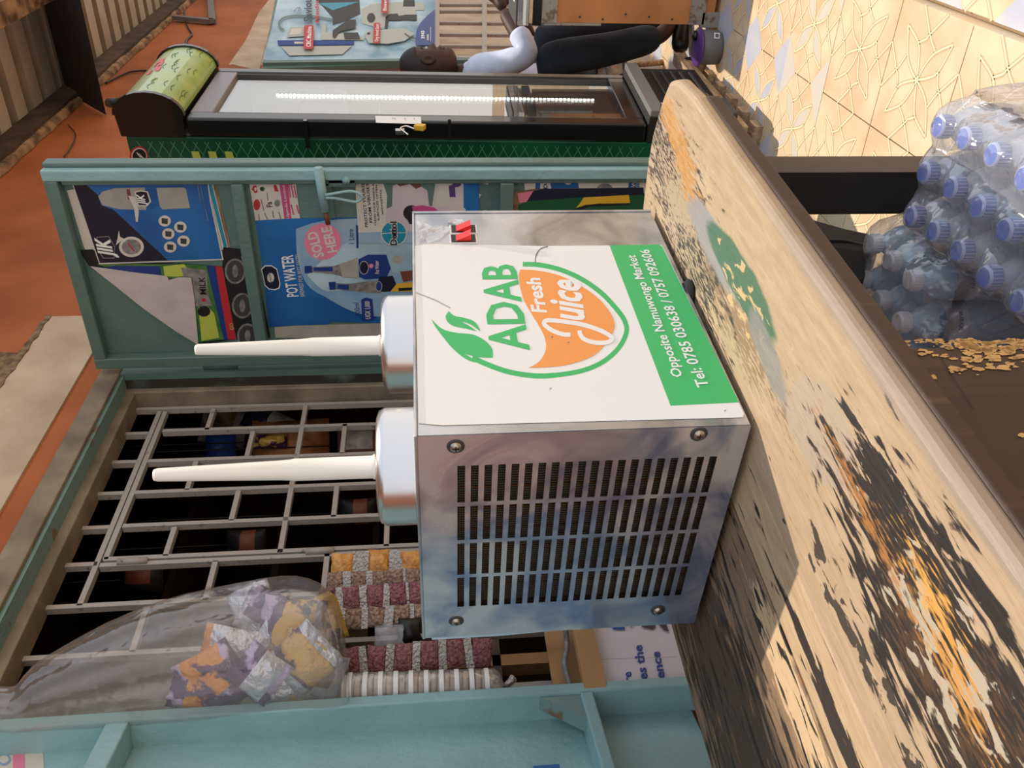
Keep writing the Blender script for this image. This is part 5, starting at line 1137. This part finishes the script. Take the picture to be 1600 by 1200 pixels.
for i in range(6):
    for j in range(3): place(pb_, 0, (1.112-.0665*i+.004*math.sin(j*3+i), .343+.066*j+.003*math.cos(i*2), ZB_), LB(i, j), 'blue-capped water bottles')
dm = MB()
for k in range(7):
    for sg_ in (-1, 1): dm.tube([(.0314*math.cos(a0_+sg_*a), .0314*math.sin(a0_+sg_*a), .012+.094*a/1.35) for a0_ in (2*math.pi*k/7,) for a in np.linspace(0, 1.35, 8)], .0008, 'rib_blue', 4, cap=False)
dm.build('diamond_ribs', pw_)
for i in range(3):
    for j in range(3): place(pw_, 1, (1.205-.0665*i+.004*math.sin(j*2+i), .565+.068*j, ZB_-.006), LW(i, j), 'white-capped water bottles')
# crate added pale in place of lower packs, lightening the clear bottles
cr_ = thing('bottle_support', 'added pale crate under the packs of water bottles', 'support', (.96, .5, 0))
for (a, c, nm) in (((.70, .30, .20), (1.26, .75, .213), 'support_top'), ((.70, .30, .0), (1.26, .315, .20), 'support_side'), ((.70, .735, .0), (1.26, .75, .20), 'support_side'), ((.70, .315, .0), (.715, .735, .20), 'support_side'), ((1.245, .315, .0), (1.26, .735, .20), 'support_side')): MB().box(a, c, 'paper_grey').build(nm, cr_)
# shrink film over each pack
def film(x0, x1, y0_, y1_, z0, z1, caps, label, sag=.02):
    b = MB(); nx, ny = 36, 20; V = []
    def top(x, y):
        h = z1-sag
        for (cx_, cy_) in caps:
            d = math.hypot(x-cx_, y-cy_); h = max(h, z1+.0015-max(0, d-.014)*.62)
        return h
    ring = []
    for i in range(nx+1):
        for j in range(ny+1):
            x = x0+(x1-x0)*i/nx; y = y0_+(y1_-y0_)*j/ny
            ex_ = max(0, abs(2*i/nx-1)-.86)/.14; ey_ = max(0, abs(2*j/ny-1)-.82)/.18; dr_ = (ex_**2+ey_**2)
            V.append((x, y, top(x, y)-.035*min(1.3, dr_)+.003*noise.noise(Vector((x*40, y*40, 0)))))
    F = [(i*(ny+1)+j, (i+1)*(ny+1)+j, (i+1)*(ny+1)+j+1, i*(ny+1)+j+1) for i in range(nx) for j in range(ny)]
    per = [(i, 0) for i in range(nx+1)]+[(nx, j) for j in range(1, ny+1)]+[(i, ny) for i in range(nx-1, -1, -1)]+[(0, j) for j in range(ny-1, 0, -1)]
    idx = [i*(ny+1)+j for i, j in per]; n0 = len(V); m_ = len(per); xm, ym = (x0+x1)/2, (y0_+y1_)/2
    for q in range(1, 7):
        for (i, j) in per:
            v = Vector(V[i*(ny+1)+j]); t = q/6; o_ = .012*math.sin(t*3.1); dd = Vector((v.x-xm, v.y-ym, 0)); dd = Vector((dd.x/abs(x1-x0), dd.y/abs(y1_-y0_), 0)).normalized()
            V.append((v.x+dd.x*o_+.003*noise.noise(Vector((v.x*30, v.y*30, q))), v.y+dd.y*o_, v.z+(z0-v.z)*t))
    rings = [idx]+[list(range(n0+q*m_, n0+(q+1)*m_)) for q in range(6)]
    for a_, c_ in zip(rings, rings[1:]): F += [(a_[k], a_[(k+1) % m_], c_[(k+1) % m_], c_[k]) for k in range(m_)]
    b.add(V, F, 'clear_wrap', True); return tag(b.build('shrink_film', fix=False), label, 'plastic film')
film(.745, 1.150, .306, .512, ZB_, ZB_+.218, [(1.112-.0665*i, .343+.066*j) for i in range(6) for j in range(3)], 'clear shrink film over the blue-capped water bottles')
film(1.030, 1.245, .525, .742, ZB_-.006, ZB_+.212, [(1.205-.0665*i, .565+.068*j) for i in range(3) for j in range(3)], 'clear crinkled shrink film over the white-capped water bottles', .03)
# name on the label that shows
p = onp(1481, 462, fw, (.99, .56, .3)); 
q0 = Vector((1.205-.0665*4, .565, ZB_-.006)); dq = Vector((-.87, -.49, 0)).normalized(); rq = Vector((-dq.y, dq.x, 0))
b = MB(); V, F_, x0_, x1_ = text_mesh('nivana', .02); sc = .03/(x1_-x0_)
for pk2 in ((1.205-.133+.004*math.sin(2), .565), (1.205-.133+.004*math.sin(4), .633)):
    c0_ = Vector((*pk2, ZB_-.006+.129)); 
    b.add([c0_+Matrix.Rotation((v.x*sc-.015)/.032, 3, 'Z') @ (dq*.0322)+Vector((0, 0, v.y*sc)) for v in V], F_, 'text_blue')
lbp = b.build('label_print', fix=False); lbp.parent = cr_; lbp.location = -Vector((.96, .5, 0)); ORG[lbp.name] = Vector()
# black cloth hanging under the bench
Pc = [(1178, 322), (1192, 322), (1250, 338), (1320, 358), (1373, 369), (1376, 378), (1360, 396), (1350, 412), (1352, 430), (1342, 443), (1300, 434), (1285, 432), (1270, 430), (1225, 420), (1180, 380)]
b = MB(); cY = .60; P_ = [onY(*p, cY) for p in Pc]; b.slab(P_, (0, .05, 0), 'fabric_black'); b.tube([onY(*p, cY-.002) for p in spline([(1232, 380), (1280, 376), (1320, 376), (1350, 382), (1372, 386)], 4)], .0018, 'dark_grey', 6)
clt = thing('black_cloth', 'black cloth hanging from the bench underside beside the water bottles', 'cloth', P_[0]); b.build('cloth_fold', clt)
MB().tube([onY(1150, 330, cY+.03)+Vector((0, 0, .1)), P_[0]+Vector((0, .03, 0))], .02, 'fabric_black', 8).build('cloth_tie', clt)

# ================================================================== BAG OF SNACKS hanging at the left jamb
def pillow(w_, h_, d_, m, m2=None, nx=10, ny=12, seed=0):
    """a filled packet: pillow body with flat crimped ends; centred, w across x, h along z, bulge along y"""
    b = MB(); V = []; R0 = random.Random(seed)
    for s_ in (-1, 1):
        for j in range(ny+1):
            for i in range(nx+1):
                u = 2*i/nx-1; v = 2*j/ny-1; bulge = (max(0, 1-u**2)**.5)*(max(0, 1-(abs(v)/.86)**2.6) if abs(v) < .86 else 0)
                wob = .10*noise.noise(Vector((u*3, v*3, seed*5.1)))
                V.append((u*w_/2*(1-.06*(1-abs(v))), s_*d_/2*(bulge*(1+wob*2)+.02), v*h_/2+.004*noise.noise(Vector((u*4, v*2, seed)))))
    N_ = (nx+1)*(ny+1); F = []; F2 = []
    for s_ in (0, 1):
        for j in range(ny):
            for i in range(nx):
                a = s_*N_+j*(nx+1)+i; f = (a, a+1, a+nx+2, a+nx+1); (F2 if (m2 and (j in (0, 1, ny-1) or (seed % 2 == 0 and j > ny*.62) or (seed % 2 and i < 3))) else F).append(f)
    for i in range(nx): F += [(i, i+1, N_+i+1, N_+i), (ny*(nx+1)+i, ny*(nx+1)+i+1, N_+ny*(nx+1)+i+1, N_+ny*(nx+1)+i)]
    for j in range(ny): a = j*(nx+1); c = a+nx; F += [(a, a+nx+1, N_+a+nx+1, N_+a), (c, c+nx+1, N_+c+nx+1, N_+c)]
    b.add(V, F, m, True)
    if m2: b.V = b.V[:len(V)]; k = b.mi(m2); b.F += [list(f) for f in F2]; b.MI += [k]*len(F2); b.smooth += [True]*len(F2)
    return b
YB = 1.36
def put_pack(px, py, d, w_, h_, rot, m, m2, label, seed, dep=.05, band=None, txt=None):
    c = onY(px, py, d); t = thing('snack_packet', label, 'snack packet', c, 'snack packets in the clear bag')
    cam_ang = math.atan2(fw.y, fw.x)-math.pi/2
    Rm = Matrix.Rotation(cam_ang, 3, 'Z') @ Matrix.Rotation(rot, 3, 'Y') @ Matrix.Rotation(.15*math.sin(seed*2.3), 3, 'X')
    b = pillow(w_, h_, dep, m, m2, seed=seed); b.V = [c+Rm @ v for v in b.V]; b.build('wrapper', t)
    if band:
        b = MB(); b.add([c+Rm @ Vector((x*w_*.34*math.cos(a) if True else 0, -dep*.56, z*h_*.30*math.sin(a))) for a in np.linspace(0, 2*math.pi, 17)[:-1] for x, z in ((1, 1),)], [tuple(range(16))], band)
        if txt: text(b, txt, c+Rm @ Vector((-w_*.26, -dep*.6, -.008)), c+Rm @ Vector((w_*.26, -dep*.6, -.008)), c+Rm @ Vector((-w_*.26, -dep*.6, .012)), 'navy', bold=.02)
        b.build('front_print', t, fix=False)
put_pack(425, 962, 1.40, .10, .13, .5, 'purple_foil', 'silver_foil', 'shiny violet and silver snack packet at the upper edge of the clear bag', 1, .04)
put_pack(405, 970, 1.41, .09, .15, 1.2, 'silver_foil', None, 'silver-backed snack packet behind the others in the clear bag', 2, .04)
put_pack(375, 1030, 1.37, .12, .15, .25, 'silver_foil', 'orange_foil', 'large silver-backed snack packet with orange corners in the clear bag', 3, .05)
put_pack(405, 1052, 1.33, .09, .09, .7, 'silver_foil', 'purple_foil', 'silver and navy snack packet with small print, middle of the clear bag', 4, .035)
put_pack(335, 1062, 1.36, .12, .12, -.5, 'orange_foil', 'purple_foil', 'bright orange and purple snack packet in the lower left of the clear bag', 5, .045)
put_pack(455, 985, 1.34, .13, .12, .2, 'gold_foil', 'purple_foil', 'big gold snack packet with a yellow oval, front of the clear bag', 6, .055, 'yellow')
put_pack(482, 975, 1.38, .10, .14, -.3, 'brownish_foil', 'gold_foil', 'brown and gold snack packet at the bottom of the clear bag', 7, .05, 'lime')
put_pack(470, 1035, 1.35, .11, .13, -.7, 'gold_foil', 'silver_foil', 'gold and silver snack packet against the turquoise leaf, low in the clear bag', 8, .045)
put_pack(488, 1050, 1.38, .09, .12, .4, 'brownish_foil', 'silver_foil', 'dull brown snack packet at the lowest corner of the clear bag', 9, .045)
put_pack(350, 1055, 1.40, .10, .12, .8, 'silver_foil', 'orange_foil', 'silver snack packet with an orange edge, upper left of the packets in the clear bag', 11, .04)
put_pack(305, 1078, 1.38, .08, .09, .3, 'orange_foil', 'purple_foil', 'small orange snack packet, highest of those by the turquoise leaf in the clear bag', 12, .035)
put_pack(430, 1005, 1.36, .10, .12, -.9, 'silver_foil', 'purple_foil', 'white and violet snack packet just above the big gold one in the clear bag', 13, .04)
put_pack(488, 1022, 1.35, .10, .10, .1, 'brownish_foil', 'gold_foil', 'gold-edged brown snack packet at the rounded bottom of the clear bag', 14, .045, 'gold_foil')
put_pack(425, 1070, 1.39, .10, .12, .9, 'silver_foil', 'brownish_foil', 'grey-backed snack packet tucked beside the turquoise leaf in the clear bag', 10, .04)
# clear bag
secs = [(-40, 1085, 1125), (0, 1078, 1142), (22, 1082, 1140), (35, 1078, 1138), (55, 1052, 1136), (110, 1024, 1132), (180, 992, 1128), (260, 958, 1122), (340, 934, 1116), (420, 914, 1110), (470, 908, 1106), (505, 922, 1104), (530, 955, 1101), (540, 1000, 1098), (546, 1050, 1092)]
V = []; nk = 40
for i, (x, ya_, yb_) in enumerate(secs):
    A_, B_ = onY(x, ya_, 1.37), onY(x, yb_, 1.37); c = (A_+B_)/2; hw = (A_-B_).length/2; hw = min(hw, .15); side = (A_-B_).normalized()
    dpt = min(.105, hw*.95); nn = Vector((-.8, -.6, 0))
    for k in range(nk):
        t = 2*math.pi*k/nk; wr = 1+.07*math.sin(k*2.1+i*.35+2*noise.noise(Vector((k*.3, i*.5, 3))))*(1 if i < 9 else .35)+.06*noise.noise(Vector((k*.9, i*.8, 1)))
        v = c+side*hw*math.cos(t)*(1 if abs(math.cos(t)) > .9 else wr*.98)+Vector((0, -1, 0))*dpt*math.sin(t)*wr
        V.append(v)
b = MB(); b.add(V, [(i*nk+k, i*nk+(k+1) % nk, (i+1)*nk+(k+1) % nk, (i+1)*nk+k) for i in range(len(secs)-1) for k in range(nk)]+[tuple(range((len(secs)-1)*nk, len(secs)*nk))], 'clear_bag', True)
bagt = thing('clear_plastic_bag', 'long clear plastic bag of snack packets hanging beside the turquoise leaf', 'bag', onY(-30, 1100, 1.37)); b.build('bag_film', bagt, fix=False, subsurf=1)
b = MB(); b.tube([onY(-45, 1105, 1.37), onY(-60, 1105, 1.40), (1.1, 1.46, 2.10)], .006, 'clear_bag', 8); b.build('bag_neck', bagt)

# ================================================================== STRIPS OF SACHETS on the grille
sprot = {}
def sachet(kind, w_, h_):
    k = (kind, round(w_, 3), round(h_, 3))
    if k not in sprot: sprot[k] = pillow(w_, h_, .016, kind, None, 6, 6, seed=len(sprot)+3)
    return sprot[k]
def strip(cen, kind, wpx, hpx, y, label, foilw=.012, grp='strips of sachets'):
    pts = [onY(a, c, y) for a, c in cen]; t = thing('sachet_strip', label, 'snack sachets', pts[0], grp)
    for i, ((a, c), p) in enumerate(zip(cen, pts)):
        h_ = 1.22*abs(onY(a-hpx/2, c, y).z-onY(a+hpx/2, c, y).z); w_ = (onY(a, c-wpx/2, y)-onY(a, c+wpx/2, y)).length
        me_name = 'sachet'; b = sachet(kind, w_, h_*.92); b2 = MB(); b2.mats = b.mats[:]; b2.F = b.F; b2.MI = b.MI; b2.smooth = b.smooth; tl = prng.uniform(-.12, .12)
        R_ = Matrix.Rotation(-.55+prng.uniform(-.1, .1), 3, 'Z') @ Matrix.Rotation(tl, 3, 'Y'); b2.V = [p+R_ @ v for v in b.V]; b2.build('sachet', t)
        if i < len(cen)-1:
            q = pts[i+1]; m_ = (p+q)/2; f = MB(); f.box((-w_/2, -.002, -(p-q).length*.5+h_*.44), (w_/2, .002, (p-q).length*.5-h_*.44), 'foil', T=lambda v: m_+R_ @ v); f.build('foil_seam', t)
strip([(534, 886), (592, 880), (645, 882)], 'yellow_snack', 32, 30, 1.50, 'strip of yellow snack sachets, nearest the grille centre', .02)
strip([(524, 908), (560, 907), (594, 906), (618, 904), (646, 902)], 'peanut_brown', 22, 22, 1.485, 'strip of brown nut sachets under the yellow ones')
strip([(512, 938), (549, 936), (586, 933), (622, 930), (652, 928)], 'peanut_red', 30, 24, 1.47, 'strip of red peanut sachets in the middle of the cluster beside the clear bag')
strip([(519, 968), (552, 967), (588, 964), (628, 961), (660, 959)], 'peanut_brown', 26, 24, 1.46, 'strip of brown peanut sachets at the left side of the cluster')
strip([(547, 1035), (588, 1032), (630, 1028), (671, 1024), (712, 1021), (753, 1020)], 'peanut_red', 38, 27, 1.46, 'long separate strip of red peanut sachets above the tube of biscuits')
b = pillow(.055, .05, .03, 'black', None, 6, 6, 4); c = onY(640, 985, 1.47); b.V = [c+Matrix.Rotation(-.5, 3, 'Z') @ v for v in b.V]; tag(b.build('dark_packet'), 'black and red packet tucked below the brown peanut strip', 'packet')
c = onY(608, 995, 1.455); b = pillow(.05, .06, .02, 'clear_wrap', None, 6, 6, 9); b.V = [c+Matrix.Rotation(-.6, 3, 'Z') @ v for v in b.V]; tag(b.build('empty_wrapper', fix=False), 'empty clear wrapper knotted under the peanut strips', 'wrapper')
# tube of biscuits with white bands
ya_, yb_ = onY(536, 1082, 1.43), onY(772, 1074, 1.43)
tbk = thing('biscuit_tube', 'upright clear tube of stacked pale biscuits with white bands, beside the turquoise leaf', 'food', yb_)
rr = .036; b = MB(); n_ = 24
for i in range(n_):
    z0, z1 = ya_.lerp(yb_, i/n_), ya_.lerp(yb_, (i+.86)/n_); ox = Vector((prng.uniform(-.0015, .0015), prng.uniform(-.0015, .0015), 0))
    b.tube([z0+ox, z0.lerp(z1, .15)+ox, z0.lerp(z1, .85)+ox, z1+ox], [rr-.006, rr-.003, rr-.003, rr-.006], 'biscuit', 20)
o = b.build('biscuit_stack', tbk); o['kind'] = 'stuff'
for i in range(10):
    c = ya_.lerp(yb_, (i+.5)/10.0); b = MB(); b.tube([c+Vector((0, 0, .0045)), c-Vector((0, 0, .0045))], rr+.001, 'white', 24, cap=False); b.build('white_band', tbk, fix=False)
b = MB(); b.tube([ya_, yb_, yb_+Vector((0, 0, -.012)), yb_+Vector((0, 0, -.02))], [rr, rr, rr*.8, .006], 'clear_wrap', 24, cap=False); b.build('tube_film', tbk, fix=False)
b = MB(); b.tube([yb_+Vector((0, 0, -.018)), yb_+Vector((.006, -.002, -.03)), yb_+Vector((.016, -.004, -.04))], [.005, .007, .009], 'foil', 8); b.build('twisted_end', tbk)

# ================================================================== CARTON and things inside the doorway
cy = 1.40
x0c, x1c = onY(945, 1075, cy).x-.02, 1.30; zt_ = onY(928, 1000, cy).z
bx = thing('printed_carton', 'tall pale carton with blue lettering standing in the doorway behind the bench', 'carton', ((x0c+x1c)/2, cy+.1, 0))
MB().box((x0c, cy, .0), (x1c, cy+.06, zt_), 'carton').build('carton_body', bx, bevel=.003)
b = MB(); b.box((x0c, cy-.02, zt_), (x1c, cy+.0, zt_+.042), 'cardboard'); b.build('open_flap', bx); MB().box((x0c, cy+.055, zt_), (x1c, cy+.06, zt_+.09), 'cardboard').build('open_flap', bx)
P = Plane((0, -1, 0), (0, cy, 0), .0006).zoom(880, 960, 5); b = MB()
P.text(b, 'ure', (545, 575), (528, 448), (480, 578), 'text_blue', .03); P.text(b, 'tes the', (668, 555), (612, 240), (598, 560), 'text_blue', .03); P.text(b, 'rence', (803, 545), (750, 292), (735, 550), 'text_blue', .03)
P.poly(b, [(365, 98), (475, 85), (482, 128), (400, 125)], 'text_blue'); P.poly(b, [(615, 80), (715, 70), (720, 110), (700, 125), (640, 112), (612, 105)], 'navy'); P.poly(b, [(735, 75), (800, 70), (825, 145), (790, 135)], 'navy'); P.poly(b, [(510, 85), (550, 82), (530, 112)], 'navy'); P.stroke(b, [(240, 365), (880, 345)], 3, 'grey_print')
b.build('carton_print', bx, fix=False)
sh_ = thing('shelf_frame', 'dark wooden shelf frame just inside the doorway, between the biscuits and the carton', 'shelf', (1.3, 1.75, 0))
for (a, c) in (((1.0, 1.62, .80), (1.5, 2.0, .82)), ((1.0, 1.62, 1.0), (1.5, 2.0, 1.02))): MB().box(a, c, 'dark_brown').build('board', sh_)
for x in (1.02, 1.24, 1.46): MB().box((x, 1.62, 0), (x+.03, 1.66, 1.3), 'cardboard').build('upright', sh_)
# string
b = MB(); b.tube([onY(*p, YF-.03) for p in spline([(884, 985), (886, 1010), (882, 1040), (893, 1074)], 4)], .006, 'grey_print', 6); tag(b.build('string_bundle'), 'loose white string hanging beside the carton', 'string')
# blue printed film peeping behind the machine's lower left edge
b = MB(); P = Plane((0, -1, 0), (0, YF-.05, 0), .0006).zoom(0, 0, 1); P.poly(b, [(672, 990), (770, 984), (880, 974), (886, 984), (780, 994), (675, 1000)], 'sky_print'); P.poly(b, [(715, 988), (760, 984), (758, 992), (712, 994)], 'poster_blue'); P.poly(b, [(780, 983), (870, 975), (868, 983), (778, 990)], 'poster_blue')
tag(b.build('printed_film', fix=False), 'strip of blue and white printed film hung on the grille behind the machine', 'film')
# scraps of posters on the left leaf
P = Plane(LN, LP(0, -.0175, 0), .0004).zoom(0, 1050, 3.2); b = MB(); P.poly(b, [(-40, 388), (215, 375), (220, 480), (224, 600), (-40, 600)], 'paper'); P.poly(b, [(62, 388), (122, 383), (128, 600), (70, 600)], 'pink'); P.circ(b, (20, 440), 34, 'poster_pale', 30); P.circ(b, (20, 440), 24, 'paper', 20)
pdone(b, 'torn_notice', 'torn white and pink notice stuck on the turquoise leaf at the left edge')
P = Plane(LN, LP(0, -.0175, 0), .0004).zoom(600, 900, 2.667); b = MB(); P.poly(b, [(620, 792), (730, 784), (742, 900), (640, 900)], 'poster_blue'); pdone(b, 'blue_notice', 'blue notice corner on the turquoise leaf below its middle')
# stock seen dimly through the grille
def shelfbag(px, py, y, w_, h_, d_, m, m2, label, seed, rot=0, name='stock_bag', grp=None):
    c = onY(px, py, y); b = pillow(w_, h_, d_, m, m2, 8, 8, seed); R_ = Matrix.Rotation(-.9, 3, 'Z') @ Matrix.Rotation(rot, 3, 'Y'); b.V = [c+R_ @ v for v in b.V]; o = tag(b.build(name), label, 'bag', grp); MB().tube([c+Vector((0, 0, h_*.46)), (c.x, c.y, 2.795)], .0025, 'black', 5).build('hanging_cord', o); return o
mat('dim_orange', (186, 122, 72), .6, rgb2=(140, 88, 50), vscale=20); mat('dim_pale', (190, 176, 168), .5, rgb2=(130, 120, 120), vscale=30, bump=.6)
shelfbag(455, 700, 1.85, .20, .26, .14, 'dim_orange', None, 'orange sack hanging inside the shop behind the grille', 1)
shelfbag(430, 665, 1.80, .10, .22, .06, 'dim_pale', 'navy', 'pale and dark printed bag beside the orange sack inside the shop', 2, .5)
shelfbag(350, 665, 1.85, .14, .16, .10, 'peeling_timber', 'dim_pale', 'tan glossy bag hanging inside the shop near the grille top', 3, .2)
shelfbag(345, 700, 1.84, .10, .10, .10, 'text_blue', None, 'crumpled blue bag inside the shop below the tan bag', 4)
shelfbag(565, 695, 1.80, .12, .16, .09, 'dim_pale', 'lip', 'clear bag of pinkish goods inside the shop beside the first spindle', 5)
shelfbag(420, 690, 1.78, .05, .12, .04, 'gold_foil', None, 'small tan packet in front of the orange sack', 6)
for (px, py, l_) in ((385, 850, 'above the peanut strips'), (222, 905, 'near the top of the grille'), (560, 800, 'beside the second cooling drum')): shelfbag(px, py, 1.95, .09, .12, .06, 'brown_print', 'black_print', 'dim red packet hanging deep inside the shop, '+l_, px % 7, 0, 'stock_packet')
sk_ = thing('stock_shelf', 'dark wooden stock shelf against the back of the shop', 'shelf', (1.8, 3.0, 0))
for z in (.5, .95, 1.4, 1.85, 2.3): MB().box((.4, 2.9, z), (3.6, 3.3, z+.03), 'inside_wall').build('board', sk_)
for x in (.4, 1.4, 2.4, 3.55): MB().box((x, 2.9, 0), (x+.05, 2.95, 2.4), 'inside_wall').build('upright', sk_)
